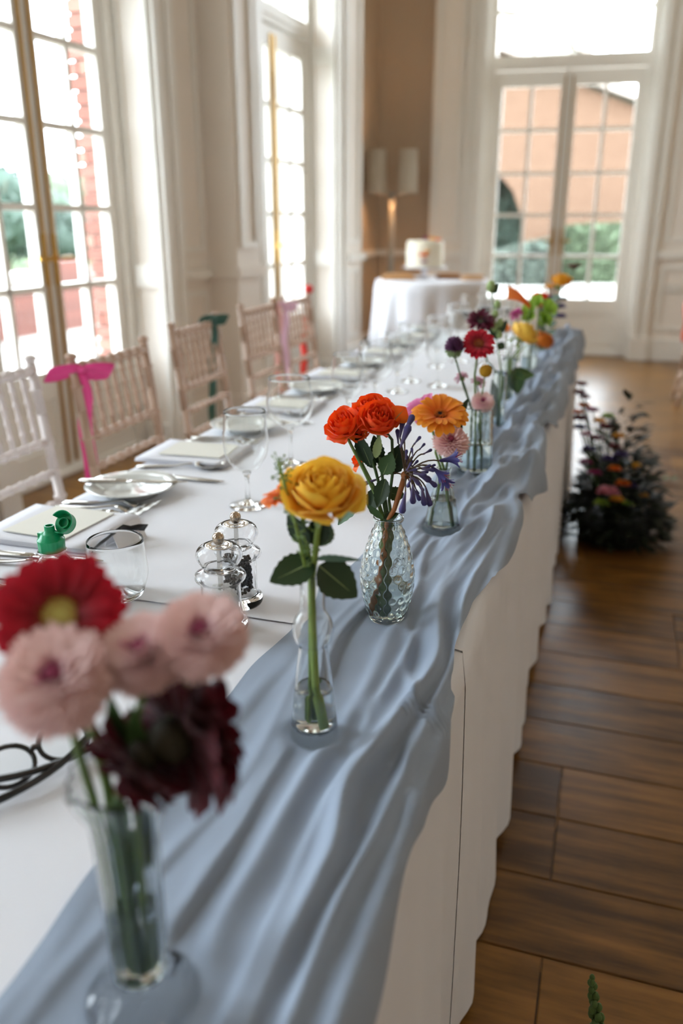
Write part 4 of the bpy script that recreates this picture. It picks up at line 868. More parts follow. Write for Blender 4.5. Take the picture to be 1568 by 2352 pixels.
# stand and cake
cs = atv(975, 622, CT); cs = Vector((cs.x, CT.y - 0.03, CZ + 0.003))
o = MB().lathe([(0.0004, 0), (0.07, 0), (0.072, 0.006), (0.03, 0.02), (0.022, 0.05), (0.03, 0.078), (0.165, 0.088), (0.178, 0.09), (0.178, 0.098), (0.0004, 0.096)], 40).obj('cake_stand', mat('white_ceramic', (228, 228, 232), 0.15, coat=0.4)); o.location = cs; tag(o, 'white footed cake stand on the round table', 'cake stand')
R_ = thing('wedding_cake', 'single-tier ivory cake decorated with flowers on the white stand', 'cake', cs + Vector((0, 0, 0.0985)))
MB().lathe([(0.0004, 0), (0.150, 0), (0.152, 0.01), (0.151, 0.18), (0.146, 0.196), (0.134, 0.203), (0.0004, 0.204)], 48).obj('icing', mat('ivory_icing', (240, 234, 214), 0.6, 0.03, 20, sss=0.1), R_)
def small_bloom(parent, c, r, mt, name='icing_flower', n=11):
    m = MB(); c = Vector(c)
    for k in range(n):
        a = k * 2.4; q = r * (0.25 + 0.6 * k / n); tilt = 0.9 - 0.8 * k / n; P = []
        for i in range(4):
            u = i / 3; w_ = r * 0.55 * math.sin(pi * min(0.92, 0.15 + u * 0.8)); rr = q * 0.3 + r * 0.75 * u * math.cos(tilt); zz = r * 0.75 * u * math.sin(tilt)
            P.append([c + Vector((rr * math.cos(a) - v * w_ * math.sin(a), rr * math.sin(a) + v * w_ * math.cos(a), zz + 0.2 * w_ * v * v)) for v in (-1, -0.4, 0.4, 1)])
        m.grid(P)
    return m.obj(name, mt, parent)
om = petal_mat('orange_small_petals', (230, 96, 20), (245, 150, 50)); ym = petal_mat('yellow_small_petals', (236, 170, 40), (250, 200, 80)); mm_ = petal_mat('magenta_small_petals', (110, 20, 70), (170, 50, 120)); pk = petal_mat('pink_small_petals', (200, 90, 130), (236, 170, 190)); rd = petal_mat('dark_red_small_petals', (60, 8, 20), (130, 20, 40)); vi = petal_mat('violet_small_petals', (50, 36, 90), (96, 84, 150))
small_bloom(R_, (0.06, 0.0, 0.205), 0.045, ym); small_bloom(R_, (0.0, 0.02, 0.21), 0.04, mm_); small_bloom(R_, (0.11, -0.02, 0.2), 0.04, om)
for q, r, mt in (((0.02, -0.155, 0.085), 0.05, om), ((0.03, -0.158, 0.035), 0.035, mm_), ((0.05, -0.155, 0.115), 0.03, ym)): small_bloom(R_, q, r, mt)
for lab, x0, x1, dy, rgb in (('pale wooden board on the round table beside the cake stand', 880, 955, 0.0, (186, 142, 96)), ('dark wooden board on the round table past the cake stand', 1000, 1050, 0.12, (150, 98, 62)), ('light wooden board at the rim of the round table', 1068, 1112, -0.10, (206, 170, 134))):
    a = atv(x0, 625, CT); b = atv(x1, 625, CT); R_ = thing('serving_board', lab, 'board', ((a.x + b.x) / 2, (a.y + b.y) / 2 + dy - 0.05, CZ + 0.003), yaw); hx = (b - a).length / 2
    MB().bbox((-hx, -0.11, 0), (hx, 0.11, 0.022), 0.005).obj('plank_body', mat('board_%d' % rgb[0], rgb, 0.55, 0.15, 12), R_, False)
    for k in range(5): MB().bbox((-hx * 0.75 + k * hx * 0.33, -0.07, 0.022), (-hx * 0.75 + k * hx * 0.33 + 0.045, 0.07, 0.04), 0.006).obj('pastry', mat('biscuit', (206, 160, 110), 0.8, 0.15, 30), R_, False)
# ================================================================== FLOOR LAMP in the corner
LP = Vector((-2.06, 7.95, 0)); R_ = thing('floor_lamp', 'tall grey floor lamp with two drum shades in the room corner', 'lamp', LP)
lm = mat('grey_lamp_metal', (168, 162, 152), 0.4, metal=0.3); lampshade = mat('grey_linen_shade', (190, 180, 164), 0.8, 0.05, 40)
MB().lathe([(0.0004, 0), (0.15, 0), (0.15, 0.02), (0.03, 0.035), (0.0004, 0.036)], 32).obj('base', lm, R_); MB().tube([(0, 0, 0.03), (0, 0, 0.9), (0, 0, 1.5)], [0.034, 0.03, 0.026], 14).obj('pole', lm, R_)
MB().tube([tuple(RT * -0.145 + Vector((0, 0, 1.5))), (0, 0, 1.5), tuple(RT * 0.145 + Vector((0, 0, 1.5)))], 0.012, 10).obj('crossbar', lm, R_)
for sg in (-1, 1):
    c0 = RT * (0.145 * sg); s_ = MB().lathe([(0.092, 1.50), (0.082, 1.875), (0.079, 1.875), (0.089, 1.50), (0.092, 1.50)], 36, org=(c0.x, c0.y, 0)).obj('shade', lampshade, R_)
    MB().tube([tuple(c0 + Vector((0, 0, 1.5))), tuple(c0 + Vector((0, 0, 1.6)))], 0.014, 10).obj('bulb_holder', lm, R_)
    bl = MB(); bl.ball((c0.x, c0.y, 1.73), 0.03, 8, 12, 1.2); bm = bpy.data.materials.get('warm_bulb')
    if not bm:
        bm = bpy.data.materials.new('warm_bulb'); bm.use_nodes = True; b_ = bm.node_tree.nodes['Principled BSDF']; b_.inputs['Emission Color'].default_value = (1, 0.55, 0.22, 1); b_.inputs['Emission Strength'].default_value = 40
    bl.obj('bulb', bm, R_)
    L = bpy.data.lights.new('lamp_glow', 'POINT'); L.energy = 11; L.color = (1.0, 0.56, 0.26); L.shadow_soft_size = 0.035; lo = bpy.data.objects.new('lamp_glow', L); col.objects.link(lo); lo.parent = R_; lo.location = (c0.x, c0.y, 1.66)
# dark low case on the floor by the wall corner
p = onz(815, 805, 0); m = MB(); m.bbox((-0.12, -0.1, 0), (0.12, 0.1, 0.2), 0.02); R_ = thing('equipment_case', 'small black case on the floor behind the round cake table', 'case', (-2.10, 7.62, 0), 0.05); m.obj('case_body', mat('black_case', (30, 29, 28), 0.6, 0.1, 20), R_, False); MB().tube([(-0.05, 0, 0.2), (-0.04, 0, 0.235), (0.04, 0, 0.235), (0.05, 0, 0.2)], 0.008, 8).obj('handle', mat('black_case', (30, 29, 28)), R_)
# ================================================================== VASES AND CUT FLOWERS
water_m = glass_mat('water', (0.985, 0.995, 0.99), 0.0, 1.33); tinted = glass_mat('greenish_glass', (0.972, 0.995, 0.984))
stem_g = mat('flower_stem', (98, 124, 62), 0.5, 0.12, 60); stem_d = mat('dark_stem', (62, 86, 44), 0.5, 0.12, 60); stem_o = mat('bronze_stem', (158, 98, 52), 0.5, 0.15, 40); stem_y = mat('yellow_green_stem', (132, 156, 72), 0.45, 0.1, 60)
leaf_d = mat('rose_leaf', (34, 58, 28), 0.42, 0.18, 60, spec=0.5); leaf_m = mat('mid_green_leaf', (64, 94, 50), 0.5, 0.18, 50); leaf_p = mat('pale_leaf_back', (104, 132, 108), 0.6, 0.1, 50); calyx = mat('calyx_green', (140, 158, 104), 0.6, 0.15, 90)
GLM = {}
def vase(name, label, B, prof, t, base_t, wz, segs=48, mod=None, mt=None, wmt=None, tw=0.0, flat=False):
    R_ = thing(name, label, 'vase', (B.x, B.y, TH + 0.0045)); m = MB(); m.lathe(hollow(prof, t, base_t), segs, mod, tw=tw); m.obj('glass_body', mt or glass, R_, not flat)
    ins = [(max(0.0004, r - t * 1.06), z) for r, z in prof if base_t < z < wz]
    if wz and len(ins) > 1:
        top = ins[-1]; m = MB(); m.lathe([(0.0004, base_t + 0.0003), (ins[0][0] * 0.8, base_t + 0.0003)] + ins + [(top[0], wz), (top[0] - 0.001, wz - 0.0004), (0.0004, wz - 0.0004)], segs, None if mod is None else (lambda r, z, a, i: r), tw=tw); m.obj('water', wmt or water_m, R_)
    return R_
def frm(c, n, roll=0.0):
    z = Vector(n).normalized(); x = Vector((0, 0, 1)).cross(z); x = x.normalized() if x.length > 1e-4 else Vector((1, 0, 0)); y = z.cross(x)
    return Matrix.Translation(c) @ Matrix((x, y, z)).transposed().to_4x4() @ Matrix.Rotation(roll, 4, 'Z')
def tocam(p): d = C - Vector(p); d.z = 0; return d.normalized()
def axis(p, cam_, up_, right_=0.0):
    t = tocam(p); r = Vector((-t.y, t.x, 0)); return (t * cam_ + Vector((0, 0, up_)) + r * right_).normalized()
def petal(L, W, e0, e1, e2, cup=0.15, r0=0.0, z0=0.0, nu=7, nv=4, tip=0.5, ruf=0.0, ph=0.0, base=0.35):
    """radial petal along +X; elevations in degrees along the length"""
    P = []; x = r0; z = z0; pu = 0
    for i in range(nu + 1):
        u = i / nu; e = math.radians(lerp(e0, e1, u / 0.5) if u < 0.5 else lerp(e1, e2, (u - 0.5) / 0.5))
        if i: x += L / nu * math.cos(e); z += L / nu * math.sin(e)
        wv = W / 2 * (base + (1 - base) * math.sin(min(1, u / 0.62) * pi / 2)) * (1 if u < 0.7 else math.sqrt(max(0.0, 1 - ((u - 0.7) / 0.3) ** 2 * (1 - tip * 0.55)))) * (1 if u < 0.999 else 0.75)
        row = []
        for j in range(nv + 1):
            v = 2 * j / nv - 1; h = cup * wv * (v * v) + ruf * W * math.sin(3.1 * v + ph + 4 * u) * u
            row.append((x - math.sin(e) * h - (0.12 * W * v * v if u > 0.99 else 0), v * wv, z + math.cos(e) * h))
        P.append(row)
    return P
def head_part(name, mesh, R_, M):
    o = link(name, mesh, R_); o.matrix_local = Matrix.Translation(-R_.location) @ M; return o
def stem(R_, pts, r, mt, name='stem'):
    return MB().tube([Vector(p) - R_.location for p in pts], r, 9).obj(name, mt, R_)
LEAFS = {}
def leaf(R_, base, tip, width, mt, up=(0, 0, 1), fold=0.25, droop=0.15, serr=0.05, name='leaf', nu=14):
    b = Vector(base); t = Vector(tip); d = t - b; L = d.length; x = d / L; y = Vector(up).cross(x).normalized(); z = x.cross(y); P = []
    for i in range(nu + 1):
        u = i / nu; w_ = width / 2 * math.sin(pi * u ** 0.8) ** 0.8 if 0 < u < 1 else 0.0006
        sr = 1 + serr * (1 if i % 2 else -1); row = []
        for j in range(5):
            v = j / 2 - 1; q = w_ * (sr if abs(v) == 1 else 1)
            row.append(b + x * (L * u) + y * (v * q) + z * (abs(v) * q * fold - droop * L * (u * u - u) * -1 * 0.9) - R_.location)
        P.append(row)
    o = MB().grid(P).obj(name, mt, R_)
    MB().tube([P[i][2] + Vector((0, 0, 0)) - z * 0.0004 for i in range(0, nu + 1, 2)], [width * 0.022 * (1 - 0.8 * i / nu) + 0.0002 for i in range(0, nu + 1, 2)], 5).obj('midrib', calyx if mt is not leaf_p else leaf_p, o)
    return o
def flower(name, label, cat, foot, group=None): return thing(name, label, cat, foot, 0, group)
PETM = {}
def gerbera(R_, c, n, R, mt_p, mt_disc, mt_ring, nouter=24, seed=1, droop=-14, disc=0.26, inner=True):
    rr = random.Random(seed); M = frm(c, n, rr.random())
    m = MB(); m.lathe([(0.0004, 0.05 * R), (disc * R * 0.35, 0.06 * R), (disc * R * 0.8, 0.05 * R), (disc * R, 0.0), (disc * R * 0.9, -0.10 * R), (R * 0.10, -0.24 * R), (0.0004, -0.26 * R)], 22)
    hd = head_part('flower_head', m.mesh('flower_head', [mt_disc]), R_, M)
    pm = MB().grid(petal(R * 0.80, R * 0.285, 22, 6, droop, 0.22, R * 0.2, -0.02 * R, 7, 4, 0.9)).mesh('petal', mt_p); pi2 = MB().grid(petal(R * 0.62, R * 0.22, 34, 20, 2, 0.22, R * 0.2, 0.01 * R, 6, 4, 0.9)).mesh('petal', mt_p)
    for k in range(nouter): o = link('petal', pm, hd); o.matrix_local = Matrix.Rotation(2 * pi * k / nouter + rr.uniform(-.05, .05), 4, 'Z') @ Matrix.Rotation(rr.uniform(-.09, .09), 4, 'Y') @ Matrix.Scale(rr.uniform(0.93, 1.05), 4)
    if inner:
        q = int(nouter * 0.75)
        for k in range(q): o = link('petal', pi2, hd); o.matrix_local = Matrix.Rotation(2 * pi * (k + 0.5) / q + rr.uniform(-.08, .08), 4, 'Z') @ Matrix.Rotation(rr.uniform(-.1, .1), 4, 'Y')
    m = MB()
    for ring_, num in ((0.24, 34), (0.19, 28), (0.14, 20), (0.09, 12)):
        for k in range(num):
            a = 2 * pi * k / num + rr.random() * 0.2; rad = ring_ / 0.26 * disc * R; P0 = Vector((rad * math.cos(a), rad * math.sin(a), 0.03 * R)); d = Vector((math.cos(a) * 0.5, math.sin(a) * 0.5, 0.9)) * R * rr.uniform(0.07, 0.12)
            m.tube([P0, P0 + d], [0.012 * R, 0.007 * R], 4)
    o = m.obj('florets', mt_ring, hd); o['kind'] = 'stuff'; return hd
def rose(R_, c, n, R, mt, N=26, seed=1, open_=1.0, ruf=0.02, cal=True, tall=1.0):
    """nested cupped petals; the last ones flare by open_"""
    rr = random.Random(seed); M = frm(c, n, rr.random() * 6)
    m = MB(); m.lathe([(0.0004, -0.72 * R), (0.10 * R, -0.7 * R), (0.22 * R, -0.6 * R), (0.26 * R, -0.48 * R), (0.16 * R, -0.3 * R), (0.0004, -0.2 * R)], 14); hd = head_part('flower_head', m.mesh('flower_head', calyx), R_, M)
    for k in range(N):
        t = (k + 0.6) / N; ph = k * 2.39996 + rr.uniform(-.25, .25); fl_ = open_ * sm(0.55, 1.0, t)
        rim = R * (0.05 + 0.80 * t ** 0.9) * rr.uniform(0.94, 1.06) * (1 + 0.12 * fl_); zr_ = R * (0.36 - 0.30 * t * t - 0.34 * fl_ * t) * tall + R * rr.uniform(-.03, .03)
        p0 = (0.05 * R, -0.55 * R); p1 = (rim * lerp(1.25, 1.05, fl_) + 0.06 * R, -0.42 * R + 0.05 * R * (1 - t)); p2 = (rim, zr_); da = lerp(1.15, 0.80, t) * rr.uniform(0.9, 1.1); nu, nv = 8, 8; P = []
        for i in range(nu + 1):
            u = i / nu; r = p0[0] * (1 - u) ** 2 + 2 * p1[0] * u * (1 - u) + p2[0] * u * u; z = p0[1] * (1 - u) ** 2 + 2 * p1[1] * u * (1 - u) + p2[1] * u * u
            cu = max(0, u - 0.72) / 0.28; r += R * (0.05 * t + 0.13 * fl_) * cu * cu; z -= R * 0.10 * fl_ * cu * cu; wid = da * (0.45 + 0.55 * math.sin(min(1, u / 0.6) * pi / 2)); row = []
            for j in range(nv + 1):
                v = 2 * j / nv - 1; a = v * wid * (1 - 0.22 * cu * cu); drop = (0.30 - 0.10 * t) * R * abs(v) ** 2.6 * u ** 1.5
                rw = r * (1 + 0.05 * v * v * (1 if k % 2 else -1) * u) + ruf * R * (math.sin(5 * v + k * 1.7) * 0.6 + math.sin(9 * v + k) * 0.4) * u ** 3
                zz = z - drop * (1 if t > 0.12 else 0.4) + ruf * R * math.cos(6 * v + k * 2.1) * u ** 3
                row.append((rw * math.cos(a), rw * math.sin(a), zz))
            P.append(row)
        mb = MB(); mb.grid(P); o = link('petal', mb.mesh('petal', mt), hd); o.matrix_local = Matrix.Rotation(ph, 4, 'Z') @ Matrix.Rotation(rr.uniform(-.05, .05), 4, 'X')
    if cal:
        for k in range(5):
            mb = MB(); mb.grid(petal(R * 0.62, R * 0.17, -25, -50, -78, 0.3, R * 0.14, -0.56 * R, 6, 2, 0.0, base=0.9)); o = link('sepal', mb.mesh('sepal', calyx), hd); o.matrix_local = Matrix.Rotation(2 * pi * k / 5 + 0.4, 4, 'Z')
    return hd
def mum(R_, c, n, R, mt_out, mt_in, N=240, seed=1, name='flower_head', flat=0.82):
    rr = random.Random(seed); m = MB(); m.ball((0, 0, -0.1 * R), R * 0.5, 7, 12, 0.8); m.cur = 1; m.ball((0, 0, 0.40 * R), R * 0.2, 6, 10, 0.9)
    for k in range(N):
        t = (k + 0.5) / N; tht = math.radians(112) * math.sqrt(t); ph = k * 2.39996; s_, c_ = math.sin(tht), math.cos(tht); d = Vector((s_ * math.cos(ph), s_ * math.sin(ph), c_ * flat)); ctr = tht < 0.33
        Lp = R * ((0.62 + rr.uniform(-.09, .09)) if not ctr else 0.30); w_ = R * (0.085 if not ctr else 0.055); sd = Vector((-math.sin(ph), math.cos(ph), 0)); upv = d.cross(sd).normalized(); b0 = d * R * (0.47 if not ctr else 0.42); P = []
        m.cur = 1 if tht < 0.34 else 0
        for i in range(4):
            u = i / 3; bend = (0.20 * u * u) * (1 if tht > 0.7 else -0.5); p = b0 + d * Lp * u * rr.uniform(0.93, 1.03) + Vector((0, 0, 1)) * bend * Lp; ww = w_ * (0.7, 1.0, 1.05, 0.45)[i]; P.append([p - sd * ww, p + upv * ww * 0.35, p + sd * ww])
        m.grid(P)
    hd = head_part(name, m.mesh(name, [mt_out, mt_in]), R_, frm(c, n, rr.random())); hd['kind'] = 'stuff'; return hd
def dahlia(R_, c, n, R, mt, N=52, seed=1, wide=0.3, cmt=None, mt_c=None):
    rr = random.Random(seed); M = frm(c, n, rr.random()); m = MB(); m.ball((0, 0, -0.1 * R), 0.28 * R, 7, 12, 0.9); hd = head_part('flower_head', m.mesh('flower_head', cmt or calyx), R_, M)
    for lay, (num, el, L) in enumerate(((int(N * .34), -8, 0.86), (int(N * .28), 14, 0.82), (int(N * .2), 36, 0.72), (int(N * .12), 58, 0.55), (int(N * .08), 76, 0.42))):
        pm = MB().grid(petal(R * L, R * wide * (1 - 0.12 * lay), el + 22, el, el - 16, 0.45, R * 0.12, 0.02 * R * lay, 6, 4, 0.25)).mesh('petal', mt)
        for k in range(max(3, num)): o = link('petal', pm, hd); o.matrix_local = Matrix.Rotation(2 * pi * k / max(3, num) + lay * 0.4 + rr.uniform(-.1, .1), 4, 'Z') @ Matrix.Rotation(rr.uniform(-.12, .12), 4, 'Y') @ Matrix.Scale(rr.uniform(.92, 1.06), 4)
    if mt_c:
        m = MB(); m.ball((0, 0, 0.22 * R), 0.13 * R, 6, 10, 0.6); m.obj('eye', mt_c, hd)
    return hd
def sprig(R_, pts, r, mt_s, mt_b, nb=40, spread=0.02, br=0.0018, seed=1):
    rr = random.Random(seed); stem(R_, pts, r, mt_s); m = MB(); pts = [Vector(p) for p in pts]
    for k in range(nb):
        t = rr.uniform(0.35, 1.0) * (len(pts) - 1); i = min(int(t), len(pts) - 2); p = pts[i].lerp(pts[i + 1], t - i); d = Vector((rr.gauss(0, 1), rr.gauss(0, 1), rr.gauss(0.5, 0.8))).normalized() * spread * rr.uniform(0.4, 1.1)
        m.tube([p - R_.location, p + d - R_.location], [r * 0.45, r * 0.3], 4); m.ball(tuple(p + d - R_.location), br * rr.uniform(0.7, 1.2), 4, 6)
    o = m.obj('tiny_buds', mt_b, R_); o['kind'] = 'stuff'
V = VB_
foot = lambda k, dx=0.0, dy=0.0, dz=0.012: Vector((V[k].x + dx, V[k].y + dy, TH + 0.0045 + dz))
# petal colours
P_red = petal_mat('crimson_petal', (112, 2, 18), (190, 4, 40), translucent=0.15); P_or = petal_mat('orange_gerbera_petal', (238, 106, 14), (252, 164, 40), vein=0.25); P_pinkg = petal_mat('pink_gerbera_petal', (196, 84, 140), (226, 128, 178))
P_yel = petal_mat('yellow_rose_petal', (250, 168, 20), (255, 212, 76), r0=0.1, r1=0.9, translucent=0.3); P_orr = petal_mat('orange_rose_petal', (255, 122, 22), (250, 84, 18), r0=0.35, r1=1.0, translucent=0.25)
P_mum = petal_mat('blush_mum_petal', (220, 142, 166), (246, 216, 212), r0=0.0, r1=0.6, translucent=0.2); P_mumc = petal_mat('mum_centre_petal', (110, 16, 52), (196, 96, 140)); P_bur = petal_mat('burgundy_petal', (38, 2, 10), (92, 4, 26), translucent=0.1)
P_aga = petal_mat('agapanthus_petal', (62, 52, 100), (84, 82, 154), translucent=0.2); P_agab = petal_mat('agapanthus_bud_skin', (120, 110, 146), (62, 58, 122), translucent=0.1)
disc_y = mat('pale_yellow_disc', (196, 190, 104), 0.8, 0.2, 400); disc_k = mat('dark_disc', (34, 18, 10), 0.8, 0.3, 400); ring_o = mat('rusty_florets', (176, 84, 30), 0.7, 0.2, 300); ring_or = mat('orange_florets', (226, 120, 20), 0.7, 0.15, 300)
# ------------------------------------------------------------------ vase 1: trumpet vase with burgundy bouquet
B = V['v1']; pr = smooth_prof([(0.036, 0.0), (0.0365, 0.004), (0.030, 0.010), (0.021, 0.020), (0.0175, 0.032), (0.0185, 0.07), (0.0195, 0.12), (0.0215, 0.148), (0.027, 0.165), (0.031, 0.176)], 4)
vase('trumpet_vase', 'clear fluted trumpet vase holding the blush and burgundy flowers', B, pr, 0.0022, 0.024, 0.075, 72, lambda r, z, a, i: r * (1 + 0.035 * math.cos(a * 12) * (1 if z > 0.012 else 0)) * (1 + (0.05 * math.cos(a * 6) if z > 0.155 else 0)))
def seq(B, k, pts, off=0.0): return [atv(x, y, B, off) for x, y in pts]
rim1 = lambda dx, dy: Vector((B.x + dx, B.y + dy, TH + 0.165))
R_ = flower('red_gerbera', 'big crimson gerbera with a pale green-yellow eye in the trumpet vase', 'flower', foot('v1', -0.008, 0.004, 0.03)); c = atv(137, 1412, B, -0.012); n = axis(c, 0.80, 0.58, -0.10); gerbera(R_, c, n, 0.0385, P_red, disc_y, ring_o, 26, 3, -10, 0.30); stem(R_, [R_.location, rim1(-0.012, 0.004), atv(215, 1690, B, -0.008), c - n * 0.035, c - n * 0.006], [0.0034, 0.0034, 0.003, 0.0026, 0.0026], stem_g)
for lab, cx_, cy_, off, R, nn, sd, fx in (('plump blush pink chrysanthemum in front of the crimson gerbera', 135, 1570, 0.022, 0.0285, (0.50, 0.85, -0.22), 5, (-0.014, -0.008)), ('blush pink chrysanthemum between its two blush neighbours', 335, 1512, 0.004, 0.0235, (0.30, 0.95, -0.3), 6, (0.0, -0.004)), ('blush pink chrysanthemum with a magenta eye next to the salt mill', 462, 1470, 0.0, 0.0245, (0.42, 0.9, -0.05), 7, (0.010, 0.0))):
    R_ = flower('blush_chrysanthemum', lab, 'flower', foot('v1', fx[0] * 0.6, fx[1] * 0.6, 0.03)); c = atv(cx_, cy_, B, off); n = axis(c, *nn); mum(R_, c, n, R, P_mum, P_mumc, 420, sd); stem(R_, [R_.location, rim1(fx[0], fx[1]), c * 0.5 + rim1(fx[0], fx[1]) * 0.5 + Vector((0, 0, -0.002)), c - n * R * 0.35], [0.003, 0.003, 0.0026, 0.0026], stem_g)
R_ = flower('burgundy_dahlia', 'dark burgundy dahlia turned away on the trumpet vase bouquet', 'flower', foot('v1', 0.006, 0.004, 0.03)); c = atv(408, 1690, B, 0.006); n = axis(c, -0.55, 0.10, 0.75); dahlia(R_, c, n, 0.050, P_bur, 60, 8, 0.38, mat('dark_calyx', (44, 40, 22), 0.7)); stem(R_, [R_.location, rim1(0.006, 0.004), c - n * 0.012], [0.0028, 0.0026, 0.0026], stem_d)
R_ = flower('burgundy_dahlia', 'small dark burgundy dahlia low in the trumpet vase bouquet', 'flower', foot('v1', 0.004, -0.004, 0.03)); c = atv(322, 1742, B, 0.012); n = axis(c, 0.1, -0.5, -0.5); dahlia(R_, c, n, 0.036, P_bur, 44, 9, 0.38, mat('dark_calyx', (44, 40, 22), 0.7)); stem(R_, [R_.location, rim1(0.0, -0.006), c - n * 0.01], [0.0026, 0.0024, 0.0022], stem_d)
for b0, t0, o_ in (((300, 1790), (250, 1590), 0.0), ((340, 1800), (300, 1620), 0.01), ((300, 1900), (290, 2080), 0.004), ((330, 1850), (345, 2000), -0.004), ((280, 1830), (262, 1960), 0.006)): leaf(R_, atv(*b0, B, o_), atv(*t0, B, o_), 0.014, leaf_m, (0.2, -0.95, 0.1), 0.2, 0.04)
# ------------------------------------------------------------------ vase 2: bulb-necked bottle with a yellow rose
B = V['v2']; pr = smooth_prof([(0.0215, 0.0), (0.0238, 0.003), (0.0235, 0.010), (0.0205, 0.045), (0.0165, 0.08), (0.0142, 0.098), (0.0145, 0.104), (0.0178, 0.110), (0.0196, 0.120), (0.0180, 0.130), (0.0135, 0.138), (0.0120, 0.144), (0.0120, 0.165), (0.0126, 0.175), (0.0132, 0.178)], 4)
vase('bottle_vase', 'clear slim bottle vase with a round bulb in its neck holding the yellow rose', B, pr, 0.0016, 0.013, 0.058, 48)
rim2 = lambda dx, dy, z=0.176: Vector((B.x + dx, B.y + dy, TH + z))
R_ = flower('yellow_rose', 'open golden yellow rose with dark leaves in the slim bottle vase', 'flower', foot('v2', 0.010, -0.004, 0.016)); c = atv(738, 1110, B, 0.012); n = axis(c, 0.45, 0.85, -0.05); rose(R_, c, n, 0.0385, P_yel, 34, 12, 0.7, 0.02)
node = atv(722, 1288, B, 0.004); stem(R_, [R_.location, rim2(0.002, 0.0, 0.06), rim2(0.0, 0.0, 0.12), rim2(-0.001, 0.0), node, atv(728, 1230, B, 0.004), c - n * 0.02], [0.0042, 0.0040, 0.0036, 0.0032, 0.003, 0.0028, 0.003], stem_y)
leaf(R_, node, atv(619, 1337, B, 0.02), 0.034, leaf_d, (-0.1, -0.75, 0.65), 0.12, 0.06); leaf(R_, node + Vector((0.003, 0, 0.002)), atv(829, 1286, B, 0.016), 0.026, leaf_p, (0.0, 0.55, 0.8), 0.2, 0.12); leaf(R_, node + Vector((0.004, 0, -0.004)), atv(820, 1372, B, 0.012), 0.036, leaf_d, (0.2, -0.75, 0.55), 0.12, 0.06)
leaf(R_, atv(722, 1255, B), atv(742, 1178, B, 0.0), 0.022, leaf_d, (0.2, -0.9, 0.1), 0.2, 0.05); leaf(R_, atv(708, 1250, B), atv(660, 1182, B, -0.006), 0.022, leaf_d, (-0.3, -0.9, 0.1), 0.2, 0.05); leaf(R_, atv(735, 1255, B, -0.004), atv(748, 1190, B, -0.01), 0.022, leaf_p, (0.4, -0.8, 0.1), 0.2, 0.05)
R_ = flower('orange_daisy', 'small orange daisy seen edge-on behind the yellow rose', 'flower', foot('v2', -0.006, 0.004, 0.02)); c = atv(645, 1140, B, -0.006); n = axis(c, 0.05, 0.92, -0.35); gerbera(R_, c, n, 0.0215, petal_mat('orange_daisy_petal', (226, 84, 10), (250, 140, 50)), disc_k, ring_or, 20, 4, -20, 0.24); stem(R_, [R_.location, rim2(-0.003, 0.002), atv(690, 1215, B, -0.004), c - n * 0.004], 0.0018, stem_g)
R_ = flower('yellow_rose', 'loose yellow petals of a rose half behind the golden rose', 'flower', foot('v2', -0.002, 0.006, 0.02)); c = atv(668, 1098, B, -0.016); n = axis(c, 0.3, 0.8, -0.5); rose(R_, c, n, 0.018, P_yel, 14, 14, 0.9, 0.04); stem(R_, [R_.location, rim2(0.0, 0.003), c - n * 0.01], 0.002, stem_g)
for k, (lab, pts) in enumerate((('airy green filler sprig with tiny buds left of the golden rose stem', [(700, 1300), (680, 1210), (655, 1120), (640, 1060)]), ('airy green filler sprig with tiny buds under the golden rose', [(712, 1300), (702, 1240), (690, 1170), (700, 1110)]))):
    R_ = flower('filler_sprig', lab, 'foliage', foot('v2', -0.004, 0.002 * k, 0.02)); sprig(R_, [R_.location, rim2(-0.003, 0.0)] + seq(B, 0, pts, 0.008 - 0.01 * k), 0.0014, stem_y, mat('tiny_green_buds', (112, 140, 78), 0.6), 60, 0.013, 0.0013, k)
# ------------------------------------------------------------------ vase 3: hammered pear vase with orange spray roses
B = V['v3']
def dimple(r, z, a, i):
    if z < 0.006 or z > 0.129 or r < 0.012: return r
    row = math.floor(z / 0.0105); zz = (z / 0.0105) % 1 - 0.5; nn_ = 17; aa = (a / (2 * pi) * nn_ + (row % 2) * 0.5) % 1 - 0.5; wob = 0.85 + 0.3 * math.sin(row * 7.3 + math.floor(a / (2 * pi) * nn_ + (row % 2) * 0.5) * 3.7)
    q = (aa / 0.40) ** 2 + (zz / 0.44) ** 2; return r + 0.0011 * wob * max(0, 1 - q) - 0.0005
pr0 = smooth_prof([(0.0215, 0.0), (0.0232, 0.003), (0.0265, 0.012), (0.0325, 0.034), (0.0352, 0.055), (0.0340, 0.074), (0.0285, 0.098), (0.0215, 0.118), (0.0170, 0.129)], 14) + [(0.0166, 0.1315), (0.0175, 0.1335), (0.0192, 0.1355), (0.0198, 0.1375), (0.0192, 0.1395)]
R3 = thing('hammered_vase', 'clear pear-shaped vase with hammered dimples holding the orange spray roses', 'vase', (B.x, B.y, TH + 0.0045)); m = MB(); m.lathe([(0.0004, 0.0)] + pr0, 170, dimple); inn = [(max(0.0004, r - 0.0024), z) for r, z in pr0 if z > 0.007]; k0 = len(m.v)
m.lathe([pr0[-1], (0.0182, 0.1400), (0.0170, 0.1395)] + [q for q in inn[::-1] if q[1] < 0.139] + [(0.018, 0.007), (0.0004, 0.0065)], 60); m.obj('glass_body', tinted, R3)
ins = [q for q in inn if q[1] < 0.045]; m = MB(); m.lathe([(0.0004, 0.0067), (0.019, 0.0067)] + [(r - 0.0002, z) for r, z in ins] + [(ins[-1][0] - 0.0002, 0.045), (0.0004, 0.0448)], 60); m.obj('water', glass_mat('tinted_water', (0.975, 0.995, 0.98), 0.0, 1.33), R3)
rim3 = lambda dx, dy, z=0.138: Vector((B.x + dx, B.y + dy, TH + z))
